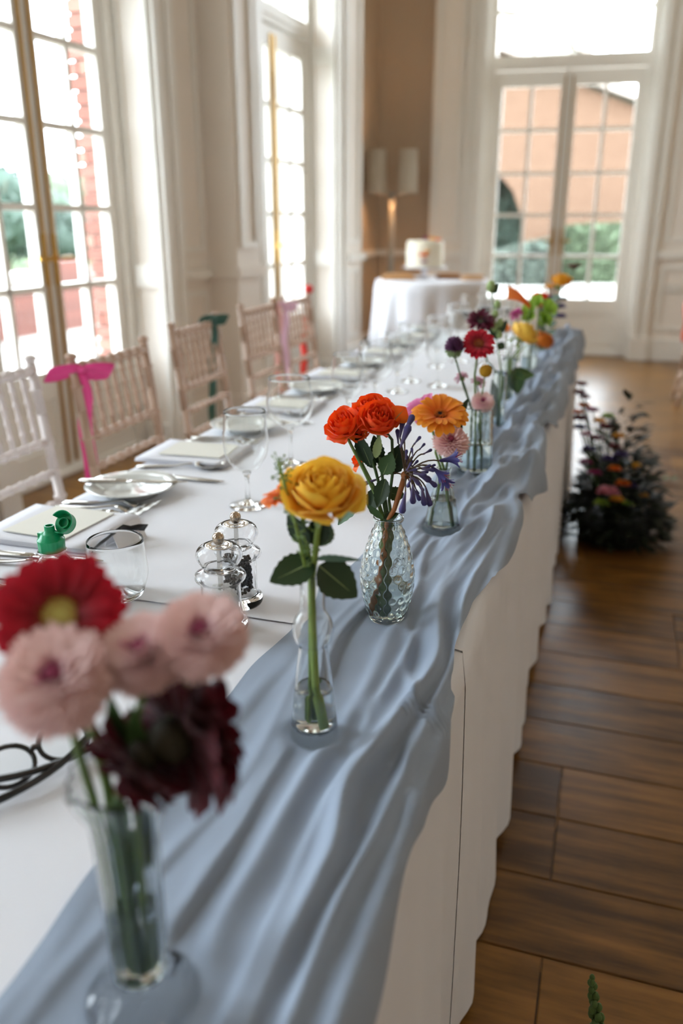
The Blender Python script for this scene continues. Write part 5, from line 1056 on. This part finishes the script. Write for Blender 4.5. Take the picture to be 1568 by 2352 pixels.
roses3 = [('orange spray rose facing the yellow rose', 783, 968, 0.006, 0.0262, (0.55, 0.72, -0.45), 21, [(800, 1010), (835, 1080), (868, 1150)], 0.6), ('orange spray rose rising behind its two neighbours in the hammered vase', 852, 932, -0.022, 0.0262, (0.5, 0.85, 0.0), 22, [(868, 1000), (876, 1080), (884, 1150)], 0.45), ('fullest orange spray rose facing forward over the hammered vase', 872, 955, 0.012, 0.0285, (0.68, 0.72, 0.08), 23, [(900, 1010), (902, 1080), (893, 1150)], 0.45), ('half-open orange spray rose bud tucked below its neighbours', 822, 985, 0.0, 0.0185, (0.6, 0.55, -0.1), 24, [(845, 1030), (862, 1080), (880, 1150)], 0.1)]
for lab, x, y, off, R, nn, sd, sp_, op in roses3:
    R_ = flower('orange_spray_rose', lab, 'flower', foot('v3', random.uniform(-.008, .008), random.uniform(-.008, .008), 0.01)); c = atv(x, y, B, off); n = axis(c, *nn); rose(R_, c, n, R, P_orr, 26 if R > .02 else 14, sd, op, 0.045); stem(R_, [R_.location, rim3((sp_[-1][0] - 884) / 1880, 0.0)] + seq(B, 0, sp_[::-1], off * 0.6) + [c - n * R * 0.55], [0.0021] * 2 + [0.0019] * len(sp_) + [0.0018], stem_d if sd != 21 else stem_g)
    if sd == 23: leaf(R_, atv(905, 965, B, 0.012), atv(932, 935, B, 0.008), 0.026, P_orr, (0.3, -0.9, 0.2), -0.25, -0.2, 0.0, 'loose_petal')
R_ = flower('orange_spray_rose', 'tiny orange rose bud opening behind the stems of the hammered vase', 'flower', foot('v3', -0.01, 0.006, 0.01)); c = atv(818, 1056, B, -0.012); n = axis(c, 0.2, 0.5, -0.85); rose(R_, c, n, 0.0135, P_orr, 9, 27, 1.0, 0.05); stem(R_, [R_.location, rim3(-0.006, 0.004), atv(860, 1120, B, -0.01), c - n * 0.008], 0.0015, stem_g)
# leaves on the spray-rose stems
lv = [((838, 1122), (776, 1206), 0.020, leaf_p, -0.004, (0.0, -0.9, 0.4)), ((850, 1068), (818, 995), 0.022, leaf_d, 0.0, (-0.2, -0.95, 0)), ((872, 1065), (858, 1000), 0.018, leaf_d, -0.006, (0.3, -0.9, 0)), ((896, 1090), (920, 1020), 0.026, leaf_d, -0.002, (0.3, -0.95, 0)), ((880, 1090), (900, 1040), 0.022, leaf_m, 0.006, (0.1, -0.95, 0.1)), ((862, 1120), (852, 1180), 0.02, leaf_d, -0.004, (-0.2, -0.9, 0.3)), ((885, 1100), (866, 1165), 0.020, leaf_d, 0.006, (0, -0.95, 0.2)), ((890, 1130), (930, 1140), 0.018, leaf_m, -0.01, (0, -0.9, 0.4)), ((878, 1192), (842, 1158), 0.010, leaf_m, 0.006, (-0.4, -0.8, 0.4)), ((880, 1194), (915, 1180), 0.014, leaf_d, 0.004, (0.1, -0.7, 0.7)), ((862, 1052), (872, 1000), 0.011, calyx, 0.012, (0.1, -0.98, 0)), ((858, 1075), (842, 1040), 0.016, leaf_d, -0.004, (-0.2, -0.95, 0))]
R_ = flower('rose_foliage', 'dark green serrated rose leaves among the stems of the hammered vase', 'foliage', foot('v3', 0.0, 0.004, 0.01)); stem(R_, [R_.location, rim3(0, 0.002), atv(882, 1130, B), atv(872, 1050, B)], [0.0022, 0.002, 0.0018, 0.0012], stem_d)
for b0, t0, w_, mt, off, up_ in lv: leaf(R_, atv(b0[0], b0[1], B, off), atv(t0[0], t0[1], B, off + 0.004), w_, mt, up_, 0.22, 0.10, 0.07)
# agapanthus
R_ = flower('agapanthus', 'drooping violet-blue agapanthus umbel on a bronze stem in the hammered vase', 'flower', foot('v3', -0.014, -0.006, 0.008)); hub = atv(930, 1092, B, 0.010); stem(R_, [R_.location, rim3(-0.001, -0.004), atv(905, 1170, B, 0.008), hub], [0.0028, 0.0028, 0.003, 0.0038], stem_o)
MB().ball(tuple(hub - R_.location), 0.0055, 6, 10).obj('umbel_hub', stem_o, R_)
buds = [((949, 952), 24, 0.006, 34), ((926, 958), 8, -0.004, 34), ((940, 975), 20, 0.014, 40), ((966, 1002), 38, 0.012, 17), ((976, 1018), 40, 0.0, 14), ((945, 1028), -10, 0.02, 15), ((912, 985), -5, -0.01, 24), ((992, 1032), 60, -0.006, 16), ((958, 1078), 80, 0.024, 16), ((945, 1062), 30, 0.026, 16), ((990, 1105), 120, 0.016, 34), ((1000, 1080), 95, 0.02, 22), ((922, 1180), 188, 0.022, 38), ((948, 1158), 178, 0.014, 34), ((975, 1162), 170, 0.010, 34), ((988, 1163), 165, 0.004, 34), ((965, 1150), 150, -0.006, 26), ((1003, 1118), 130, 0.0, 28), ((935, 1120), 200, 0.03, 18), ((825, 1115), 250, -0.014, 30)]
ra = random.Random(19)
for k in range(14):
    a_ = ra.uniform(-20, 215); d_ = ra.uniform(38, 78); buds.append(((930 + 0.95 * d_ * math.sin(math.radians(a_)), 1086 - 0.8 * d_ * math.cos(math.radians(a_))), a_, ra.uniform(-0.03, 0.03), ra.uniform(12, 24)))
for (x, y), ang, off, ln in buds:
    tipp = atv(x, y, B, off + 0.010); a = math.radians(ang); d = (RT * math.sin(a) + Vector((0, 0, 1)) * math.cos(a)).normalized(); L = ln * 1.4 / 1880; b0 = tipp - d * L
    if b0.z < TH + 0.05: b0.z = TH + 0.05
    mid = hub.lerp(b0, 0.5) + Vector((0, 0, 0.012)) + (b0 - hub).normalized() * 0.004; fo_ = MB(); fo_.tube([p - R_.location for p in bez(hub, mid, b0, 6)], 0.0009, 6); po = fo_.obj('pedicel', mat('bronze_pedicel', (86, 66, 44), 0.5), R_)
    r_ = L * 0.165; m = MB(); m.lathe([(0.0004, 0), (0.0012, 0.02 * L), (r_ * 0.42, 0.25 * L), (r_ * 0.75, 0.6 * L), (r_, 0.82 * L), (r_ * 0.72, 0.95 * L), (0.0004, L)], 12, mod=lambda r, z, a_, i: r * (1 + 0.06 * math.cos(a_ * 6)))
    for i, p in enumerate(m.v): m.uv[i] = (p[2] / L, 0.5)
    bo = link('bud', m.mesh('bud', P_agab), po); bo.matrix_local = Matrix.Translation(-R_.location) @ frm(b0, d)
for (x, y), ang, off, ln in (((1056, 1052), 82, 0.010, 46), ((1030, 1118), 145, 0.0, 44), ((1022, 1098), 130, 0.02, 40)):
    tipp = atv(x, y, B, off + 0.010); a = math.radians(ang); d = (RT * math.sin(a) + Vector((0, 0, 1)) * math.cos(a)).normalized(); L = ln / 1880; b0 = tipp - d * L; mid = hub.lerp(b0, 0.5) + Vector((0, 0, 0.014))
    fo_ = MB(); fo_.tube([p - R_.location for p in bez(hub, mid, b0, 6)], 0.0010, 6); po = fo_.obj('pedicel', mat('bronze_pedicel', (86, 66, 44), 0.5), R_); pm = MB().grid(petal(L * 1.05, L * 0.26, 86, 72, 38, 0.5, 0.0012, 0, 7, 4, 0.4, base=0.5)).mesh('petal', P_aga)
    for k in range(6): o = link('petal', pm, po); o.matrix_local = Matrix.Translation(-R_.location) @ frm(b0, d) @ Matrix.Rotation(k * pi / 3, 4, 'Z')
    m = MB()
    for k in range(6): a_ = k * pi / 3 + 0.5; m.tube([(0, 0, L * 0.3), (0.002 * math.cos(a_), 0.002 * math.sin(a_), L * 0.8), (0.006 * math.cos(a_), 0.006 * math.sin(a_), L * 1.1)], 0.0004, 4)
    o = m.obj('stamens', P_pinkg, po); o.matrix_local = Matrix.Translation(-R_.location) @ frm(b0, d)
# ------------------------------------------------------------------ vase 4: faceted cone with orange gerbera
B = V['v4']; pr = [(0.0315, 0.0), (0.032, 0.004), (0.0285, 0.014), (0.024, 0.04), (0.017, 0.072), (0.0115, 0.092), (0.0105, 0.104), (0.0125, 0.110)]
vase('faceted_vase', 'clear eight-sided conical bottle vase holding the orange gerbera', B, pr, 0.002, 0.008, 0.058, 8, None, tinted, None, 0.2, True); rim4 = lambda dx, dy, z=0.108: Vector((B.x + dx, B.y + dy, TH + z))
def cut(name, lab, cat, key, fx, fy): return flower(name, lab, cat, foot(key, fx, fy, 0.012))
R_ = cut('orange_gerbera', 'orange gerbera with a black eye in the eight-sided vase', 'flower', 'v4', -0.014, 0.0); c = atv(1010, 952, B, 0.006); n = axis(c, 0.50, 0.87, 0.05); gerbera(R_, c, n, 0.046, P_or, disc_k, ring_or, 22, 31, -22, 0.20); stem(R_, [R_.location, rim4(-0.004, 0), atv(1000, 1040, B), c - n * 0.006], 0.0022, stem_g)
R_ = cut('pink_gerbera', 'pink gerbera half behind the orange gerbera', 'flower', 'v4', 0.012, 0.004); c = atv(978, 940, B, -0.035); n = axis(c, 0.3, 0.9, -0.3); gerbera(R_, c, n, 0.043, P_pinkg, disc_y, ring_o, 20, 32, -18, 0.22); stem(R_, [R_.location, rim4(0.0, 0.004), c - n * 0.006], 0.0022, stem_g)
R_ = cut('blush_chrysanthemum', 'blush chrysanthemum with a dark eye below the orange gerbera', 'flower', 'v4', 0.016, -0.004); c = atv(1034, 1018, B, 0.012); n = axis(c, 0.62, 0.78, 0.05); mum(R_, c, n, 0.0265, P_mum, P_mumc, 240, 33); stem(R_, [R_.location, rim4(0.003, -0.002), c - n * 0.01], 0.0018, stem_d)
leaf(R_, atv(1030, 1040, B, -0.01), atv(1062, 965, B, -0.014), 0.018, leaf_d, (0.4, -0.8, 0.2)); leaf(R_, atv(1036, 985, B, -0.02), atv(1075, 915, B, -0.03), 0.016, leaf_d, (0.2, -0.8, 0.4))
# ------------------------------------------------------------------ vase 5: cut glass with crimson gerbera
B = V['v5']; pr = smooth_prof([(0.0325, 0.0), (0.0335, 0.004), (0.033, 0.06), (0.031, 0.11), (0.030, 0.142)], 7)
vase('cut_glass_vase', 'chunky cut-glass cylinder vase holding the crimson gerbera and thistle', B, pr, 0.003, 0.01, 0.07, 72, lambda r, z, a, i: r + (0.0016 * abs(math.sin(a * 9 + z * 190)) * abs(math.sin(a * 9 - z * 190)) if 0.004 < z < 0.135 and r > 0.0295 else 0), tinted); rim5 = lambda dx, dy, z=0.140: Vector((B.x + dx, B.y + dy, TH + z))
R_ = cut('red_gerbera', 'crimson gerbera with a rusty eye in the cut-glass vase', 'flower', 'v5', 0.0, 0.0); c = atv(1099, 790, B, 0.01); n = axis(c, 0.72, 0.68, 0.05); gerbera(R_, c, n, 0.034, P_red, mat('rusty_disc', (120, 60, 22), 0.8, 0.2, 300), ring_o, 22, 35, -16, 0.26); stem(R_, [R_.location, rim5(-0.004, 0), atv(1090, 860, B), c - n * 0.006], 0.0022, stem_g)
R_ = cut('allium', 'purple drumstick allium head beside the crimson gerbera', 'flower', 'v5', -0.01, 0.0); c = atv(1043, 797, B, 0.008); stem(R_, [R_.location, rim5(-0.012, 0), atv(1062, 880, B, 0.004), c - Vector((0, 0, 0.012))], 0.0018, stem_d); rr = random.Random(4); m = MB()
for k in range(330):
    t = (k + .5) / 330; z_ = 1 - 2 * t; q = math.sqrt(1 - z_ * z_); a = k * 2.39996; d = Vector((q * math.cos(a), q * math.sin(a), z_ * 1.15)); m.cur = 0 if z_ > -0.35 else 1; m.tube([d * 0.009, d * 0.0185 * rr.uniform(.85, 1.08)], [0.0016, 0.0009], 4)
o = head_part('flower_head', m.mesh('flower_head', [mat('allium_purple', (92, 46, 84), 0.7, 0.3, 200), mat('allium_green', (140, 160, 110), 0.7, 0.2, 200)]), R_, Matrix.Translation(c)); o['kind'] = 'stuff'
R_ = cut('craspedia', 'mustard yellow craspedia ball on a thin stem in the cut-glass vase', 'flower', 'v5', 0.01, 0.002); c = atv(1115, 852, B, 0.012); stem(R_, [R_.location, rim5(0.004, 0), c], 0.0014, stem_g); m = MB(); m.ball((0, 0, 0), 0.0115, 10, 16)
for k in range(260): t = (k + .5) / 260; z_ = 1 - 2 * t; q = math.sqrt(1 - z_ * z_); a = k * 2.39996; m.ball((q * math.cos(a) * 0.0116, q * math.sin(a) * 0.0116, z_ * 0.0116), 0.0011, 3, 5)
o = head_part('flower_head', m.mesh('flower_head', mat('craspedia_yellow', (196, 150, 34), 0.8, 0.2, 300)), R_, Matrix.Translation(c)); o['kind'] = 'stuff'
for lab, x, y, off, R, nn in (('pale pink scabious turned away low over the cut-glass vase', 1060, 868, -0.01, 0.018, (-0.4, 0.7, -0.4)), ('pale pink scabious behind the craspedia ball', 1098, 878, -0.016, 0.018, (-0.5, 0.7, 0.3))):
    R_ = cut('pink_scabious', lab, 'flower', 'v5', random.uniform(-.01, .01), 0.006); c = atv(x, y, B, off); n = axis(c, *nn); dahlia(R_, c, n, R, petal_mat('pale_pink_petal', (206, 150, 170), (232, 200, 208)), 26, 37, 0.42); stem(R_, [R_.location, rim5((x - 1088) / 2500, 0.004), c - n * 0.006], 0.0013, stem_d)
R_ = cut('blush_chrysanthemum', 'blush chrysanthemum with a dark eye resting on the cut-glass rim', 'flower', 'v5', 0.012, -0.004); c = atv(1108, 926, B, 0.008); n = axis(c, 0.55, 0.8, 0.1); mum(R_, c, n, 0.0215, P_mum, P_mumc, 200, 39); stem(R_, [R_.location, rim5(0.008, -0.002), c - n * 0.008], 0.0016, stem_d)
# ------------------------------------------------------------------ vase 6: slim tube with burgundy dahlia and green buds
B = V['v6']; pr = smooth_prof([(0.017, 0.0), (0.0175, 0.003), (0.0165, 0.07), (0.0175, 0.145)], 5); vase('tube_vase', 'slim clear tube vase holding the burgundy dahlia and green bud spike', B, pr, 0.0016, 0.008, 0.06, 32, None, tinted); rim6 = lambda dx, dy, z=0.142: Vector((B.x + dx, B.y + dy, TH + z))
R_ = cut('burgundy_dahlia', 'deep burgundy dahlia with a pale eye above the crimson gerbera', 'flower', 'v6', 0.0, 0.0); c = atv(1104, 738, B, 0.0); n = axis(c, 0.45, 0.88, 0.1); dahlia(R_, c, n, 0.038, petal_mat('wine_petal', (52, 4, 24), (108, 10, 50), translucent=0.1), 56, 41, 0.26, None, disc_y); stem(R_, [R_.location, rim6(-0.003, 0), atv(1118, 830, B), c - n * 0.008], 0.0024, stem_d)
R_ = cut('green_bud_spike', 'tall spike of pale green buds rising behind the burgundy dahlia', 'foliage', 'v6', 0.004, 0.0); top = atv(1127, 650, B, -0.01); stem(R_, [R_.location, rim6(0.003, 0.002), atv(1138, 760, B, -0.01), top], [0.0022, 0.002, 0.0016, 0.001], stem_g)
for x, y, s_ in ((1127, 658, 0.017), (1142, 700, 0.013), (1137, 722, 0.013), (1148, 742, 0.014), (1136, 752, 0.014), (1146, 768, 0.013)):
    p = atv(x, y, B, -0.008); m = MB(); m.ball(tuple(p - R_.location), s_ * 0.62, 8, 10, 1.35); m.obj('bud', mat('pale_green_bud', (150, 172, 110), 0.6, 0.15, 80), R_)
for b0, t0 in (((1140, 780), (1122, 730)), ((1140, 770), (1165, 735)), ((1142, 790), (1160, 800)), ((1127, 672), (1145, 655)), ((1135, 960), (1138, 880)), ((1140, 950), (1130, 870))): leaf(R_, atv(*b0, B, -0.006), atv(*t0, B, -0.004), 0.02, leaf_d, (0.1, -0.9, 0.2))
# ------------------------------------------------------------------ vase 7: yellow rose, lime bells, orange calla
B = V['v7']; pr = smooth_prof([(0.020, 0.0), (0.0205, 0.003), (0.0195, 0.06), (0.0205, 0.13)], 5); vase('tube_vase', 'clear tube vase holding the pale yellow rose and lime green bells', B, pr, 0.0018, 0.008, 0.07, 32, None, tinted); rim7 = lambda dx, dy, z=0.128: Vector((B.x + dx, B.y + dy, TH + z))
R_ = cut('yellow_rose', 'soft yellow rose cupped below the lime green bells', 'flower', 'v7', 0.0, 0.0); c = atv(1206, 762, B, 0.01); n = axis(c, -0.12, 0.75, 0.55); rose(R_, c, n, 0.046, petal_mat('soft_yellow_petal', (232, 164, 34), (246, 206, 84)), 24, 51, 0.12, 0.03, True, 1.5); stem(R_, [R_.location, rim7(0.004, 0), atv(1190, 830, B), c - n * 0.03], 0.0026, stem_y)
leaf(R_, atv(1172, 855, B, 0.006), atv(1228, 862, B, 0.01), 0.045, leaf_m, (0.0, -0.7, 0.7), 0.1); leaf(R_, atv(1180, 850, B, 0.012), atv(1190, 905, B, 0.012), 0.05, leaf_m, (0.1, -0.95, 0.2), 0.1)
R_ = cut('bells_of_ireland', 'bright lime green bells of ireland above the soft yellow rose', 'foliage', 'v7', 0.006, 0.004); stem(R_, [R_.location, rim7(0.006, 0.004), atv(1232, 770, B, -0.01), atv(1238, 700, B, -0.01)], 0.0022, stem_y)
lime_m = petal_mat('lime_bell', (120, 160, 50), (158, 192, 72))
for x, y, s_ in ((1225, 718, 0.026), (1250, 715, 0.026), (1238, 700, 0.022), (1240, 738, 0.024), (1215, 735, 0.02), (1256, 742, 0.018)):
    p = atv(x, y, B, random.uniform(-0.02, 0.005)); m = MB(); m.lathe([(0.002, 0), (s_ * 0.35, s_ * 0.25), (s_ * 0.6, s_ * 0.7), (s_ * 0.95, s_)], 16, lambda r, z, a, i: r * (1 + 0.12 * math.cos(a * 5) * (i == 3)))
    for i, v_ in enumerate(m.v): m.uv[i] = (v_[2] / s_, .5)
    head_part('bell', m.mesh('bell', lime_m), R_, frm(p, axis(p, 0.6, 0.5, random.uniform(-.7, .7))))
R_ = cut('orange_calla', 'curled orange calla lily arching over the tube vase', 'flower', 'v7', -0.006, 0.0); a0 = atv(1165, 672, B, 0.0); b0 = atv(1218, 705, B, 0.0); m = MB(); P = []
for i in range(9):
    u = i / 8; p = b0.lerp(a0, u) + Vector((0, 0, 0.008 * math.sin(pi * u))); w_ = 0.006 + 0.014 * u; P.append([p + (Vector((0, 0, 1)) * math.sin(v_) + tocam(p) * math.cos(v_)) * w_ - R_.location for v_ in [lerp(-2.4, 2.4, j / 8) for j in range(9)]])
m.grid(P).obj('flower_head', petal_mat('calla_orange', (206, 78, 16), (240, 140, 70)), R_); stem(R_, [R_.location, rim7(0.0, 0.002), atv(1200, 790, B), b0], 0.0024, stem_g)
R_ = cut('magenta_bloom', 'magenta bloom peeking out behind the lime green bells', 'flower', 'v7', 0.0, 0.006); c = atv(1186, 722, B, -0.02); n = axis(c, 0.3, 0.7, -0.4); dahlia(R_, c, n, 0.024, petal_mat('magenta_petal', (150, 24, 96), (206, 70, 150)), 30, 55, 0.36); stem(R_, [R_.location, rim7(-0.003, 0.004), c - n * 0.006], 0.0018, stem_g)
R_ = cut('orange_poppy', 'small orange bloom left of the soft yellow rose', 'flower', 'v7', -0.004, -0.004); c = atv(1160, 752, B, 0.0); n = axis(c, 0.5, 0.7, -0.3); rose(R_, c, n, 0.018, P_or, 10, 56, 0.9, 0.04); stem(R_, [R_.location, rim7(-0.006, -0.002), c - n * 0.01], 0.0016, stem_g)
# ------------------------------------------------------------------ vases 8 and 9 at the table end
B = V['v8']; pr = smooth_prof([(0.022, 0.0), (0.0225, 0.003), (0.028, 0.04), (0.024, 0.09), (0.017, 0.12), (0.020, 0.14)], 4); vase('bottle_vase', 'small clear bottle vase holding the burnt orange ranunculus', B, pr, 0.0018, 0.008, 0.06, 32, None, tinted); rim8 = lambda dx, dy, z=0.138: Vector((B.x + dx, B.y + dy, TH + z))
R_ = cut('orange_ranunculus', 'burnt orange ranunculus beside the soft yellow rose', 'flower', 'v8', 0.0, 0.0); c = atv(1250, 778, B, 0.02); n = axis(c, 0.4, 0.6, 0.3); rose(R_, c, n, 0.040, petal_mat('burnt_orange_petal', (206, 110, 30), (238, 152, 62)), 24, 61, 0.3, 0.03); stem(R_, [R_.location, rim8(0, 0), c - n * 0.025], 0.0024, stem_g)
R_ = cut('eucalyptus_sprig', 'grey-green eucalyptus sprig among the far table flowers', 'foliage', 'v8', 0.004, 0.004); stem(R_, [R_.location, rim8(0.004, 0.002), atv(1258, 740, B), atv(1262, 690, B)], 0.0018, stem_d)
for k in range(12): t = k / 11; x = 1250 + 14 * t; y = 800 - 110 * t; sg = 1 if k % 2 else -1; leaf(R_, atv(x, y, B), atv(x + sg * 22, y - 12, B, 0.01), 0.024, mat('eucalyptus_leaf', (104, 124, 108), 0.6, 0.1, 40), (0, -0.8, 0.5), 0.1, 0.05, 0.0)
B = V['v9']; vase('bottle_vase', 'small clear bottle vase holding the yellow bloom at the table end', B, pr, 0.0018, 0.008, 0.06, 32, None, tinted); rim9 = lambda dx, dy, z=0.138: Vector((B.x + dx, B.y + dy, TH + z))
R_ = cut('yellow_ranunculus', 'yellow ranunculus standing highest at the table end', 'flower', 'v9', 0.004, 0.0); c = atv(1291, 640, B, 0.0); n = axis(c, 0.4, 0.8, 0.1); rose(R_, c, n, 0.041, petal_mat('golden_petal', (228, 150, 20), (244, 184, 56)), 22, 65, 0.25, 0.03); stem(R_, [R_.location, rim9(0.004, 0), atv(1278, 720, B), c - n * 0.03], 0.0024, stem_g)
R_ = cut('scarlet_poppy', 'scarlet orange poppy at the table end', 'flower', 'v9', -0.004, 0.0); c = atv(1240, 685, B, 0.02); n = axis(c, 0.4, 0.7, 0.0); rose(R_, c, n, 0.048, petal_mat('scarlet_petal', (214, 50, 8), (240, 86, 24)), 14, 66, 0.7, 0.06); stem(R_, [R_.location, rim9(-0.004, 0), c - n * 0.03], 0.0022, stem_g)
R_ = cut('violet_statice', 'dusky violet statice cluster at the table end', 'flower', 'v9', 0.0, 0.006); stem(R_, [R_.location, rim9(0.0, 0.004), atv(1275, 700, B)], 0.002, stem_d)
for x, y, r_, mt in ((1268, 690, 0.035, vi), (1282, 708, 0.034, vi), (1290, 690, 0.026, mat('dusky_seedhead', (70, 62, 60), 0.8, 0.2, 60)), (1262, 662, 0.026, ym), (1280, 665, 0.024, lime_m), (1285, 730, 0.03, vi), (1258, 712, 0.028, mm_)):
    p = atv(x, y, B, 0.0) - R_.location; small_bloom(R_, p, r_, mt, 'floret_cluster', 14)
R_ = cut('seedhead', 'dark flat seedhead just past the yellow ranunculus', 'flower', 'v9', 0.006, 0.004); c = atv(1318, 618, B, -0.02); stem(R_, [R_.location, rim9(0.006, 0.002), c], 0.0014, stem_d); m = MB(); m.lathe([(0.0004, 0), (0.012, 0.004), (0.03, 0.012), (0.031, 0.016), (0.0004, 0.02)], 16); head_part('flower_head', m.mesh('flower_head', mat('dark_seedhead', (86, 54, 40), 0.8, 0.2, 80)), R_, Matrix.Translation(c))
# ------------------------------------------------------------------ floor arrangements
def meadow(label, base, items, seed, spread, H, fill=900):
    R_ = thing('floor_arrangement', label, 'flower arrangement', base); rr = random.Random(seed)
    MB().lathe([(0.0004, 0), (0.14, 0), (0.15, 0.07), (0.14, 0.09), (0.0004, 0.09)], 24).obj('trough', mat('black_trough', (24, 26, 24), 0.6), R_); m = MB()
    for k in range(fill):
        a = rr.uniform(0, 2 * pi); q = math.sqrt(rr.random()); h = H * (1 - q) ** 0.9 * rr.uniform(0.25, 1.0) + 0.04; r = spread * q * rr.uniform(0.85, 1.1); p = Vector((r * math.cos(a), r * math.sin(a), h)); d = Vector((math.cos(a) * 0.8, math.sin(a) * 0.8, rr.uniform(-0.2, 0.9))).normalized(); s_ = Vector((-math.sin(a), math.cos(a), rr.uniform(-.4, .4))).normalized(); L = rr.uniform(0.04, 0.085); w_ = L * rr.uniform(0.14, 0.26); P = [[p - s_ * 0.001, p + s_ * 0.001], [p + d * L * .5 - s_ * w_, p + d * L * .5 + s_ * w_], [p + d * L - s_ * 0.001 - Vector((0, 0, 0.01)), p + d * L + s_ * 0.001 - Vector((0, 0, 0.01))]]; m.grid(P)
    o = m.obj('greenery', mat('dark_meadow_leaf', (26, 36, 22), 0.6, 0.3, 20), R_, False); o['kind'] = 'stuff'
    for (x, y, z), r, mt in items:
        st_ = MB().tube([(x * 0.2, y * 0.2, 0.08), (x * 0.7, y * 0.7, z * 0.7), (x, y, z)], 0.003, 6).obj('stem', stem_d, R_); small_bloom(R_, (x, y, z), r, mt, 'bloom', 14)
    return R_
fb0 = onz(1375, 1215, 0); fb0 = Vector((0.10, 3.38, 0))
def it(x, y, r, mt, off=0.1): p = atv(x, y, fb0, off) - fb0; return (tuple(p), r, mt)
meadow('dark meadow-style flower arrangement on the floor against the table skirt', fb0, [it(1330, 905, 0.03, rd, 0), it(1340, 935, 0.03, om, 0), it(1332, 965, 0.035, rd, 0.05), it(1330, 985, 0.03, vi, 0.05), it(1345, 1065, 0.03, mm_, .12), it(1395, 1135, 0.05, pk, .17), it(1430, 1115, 0.035, om, .14), it(1420, 1005, 0.03, ym, .05), it(1455, 1075, 0.035, ym, .1), it(1400, 1060, 0.04, vi, .12), it(1425, 1050, 0.035, vi, .12), it(1380, 1160, 0.035, lime_m, .18), it(1390, 985, 0.035, rd, .06), it(1375, 970, 0.03, ym, .05), it(1395, 960, 0.03, lime_m, .02), it(1345, 1000, 0.026, pk, .06), it(1410, 1080, 0.03, om, .15), it(1440, 1160, 0.03, lime_m, .16), it(1335, 885, 0.026, rd, 0), it(1342, 915, 0.026, rd, 0.02), it(1328, 950, 0.028, om, 0.03), it(1350, 1035, 0.03, vi, .1), it(1370, 1010, 0.03, rd, .1), it(1360, 945, 0.028, mm_, .05), it(1410, 1030, 0.03, rd, .1), it(1365, 1090, 0.03, mm_, .16), it(1450, 1120, 0.03, vi, .14), it(1415, 1150, 0.032, ym, .17), it(1475, 1140, 0.026, ym, .12)], 77, 0.20, 0.62, 1500)
sb = Vector((0.13, 0.83, 0)); R_ = thing('snapdragon_arrangement', 'green snapdragon spike rising from a low pot on the floorboards', 'flower arrangement', sb); tp = onz(1358, 2248, 0.36); MB().lathe([(0.0004, 0), (0.05, 0), (0.06, 0.08), (0.055, 0.085), (0.0004, 0.08)], 20).obj('pot', mat('black_trough', (24, 26, 24), 0.6), R_); tl = tp - sb
MB().tube([(0, 0, 0.06), tuple(tl * 0.5), tuple(tl)], [0.004, 0.004, 0.002], 8).obj('stem', stem_g, R_); m = MB()
for k in range(46):
    t = k / 45; z_ = lerp(0.5, 1.0, t); a = k * 2.4; r_ = lerp(0.013, 0.002, t); p = tl * z_ + Vector((r_ * math.cos(a), r_ * math.sin(a), 0)); m.ball(tuple(p), lerp(0.0075, 0.0035, t), 5, 8, 1.5)
o = m.obj('buds', mat('snapdragon_green', (78, 104, 52), 0.6, 0.2, 80), R_); o['kind'] = 'stuff'
for k in range(8): a = k * 0.9; leaf(R_, sb + tl * 0.35, sb + tl * 0.35 + Vector((0.05 * math.cos(a), 0.05 * math.sin(a), 0.02)), 0.014, leaf_m)
# fallen twig on the boards
tw_ = onz(1520, 1108, 0); R_ = thing('fallen_sprig', 'small fallen green sprig lying on the floorboards', 'foliage', tw_); MB().tube([(-0.07, 0, 0.004), (0, 0.01, 0.012), (0.05, 0.0, 0.02)], 0.002, 6).obj('stem', stem_d, R_)
for k in range(5): leaf(R_, tw_ + Vector((0.02 * k - 0.02, 0.005, 0.012)), tw_ + Vector((0.02 * k + 0.01, (0.04 if k % 2 else -0.03), 0.03)), 0.02, leaf_m)
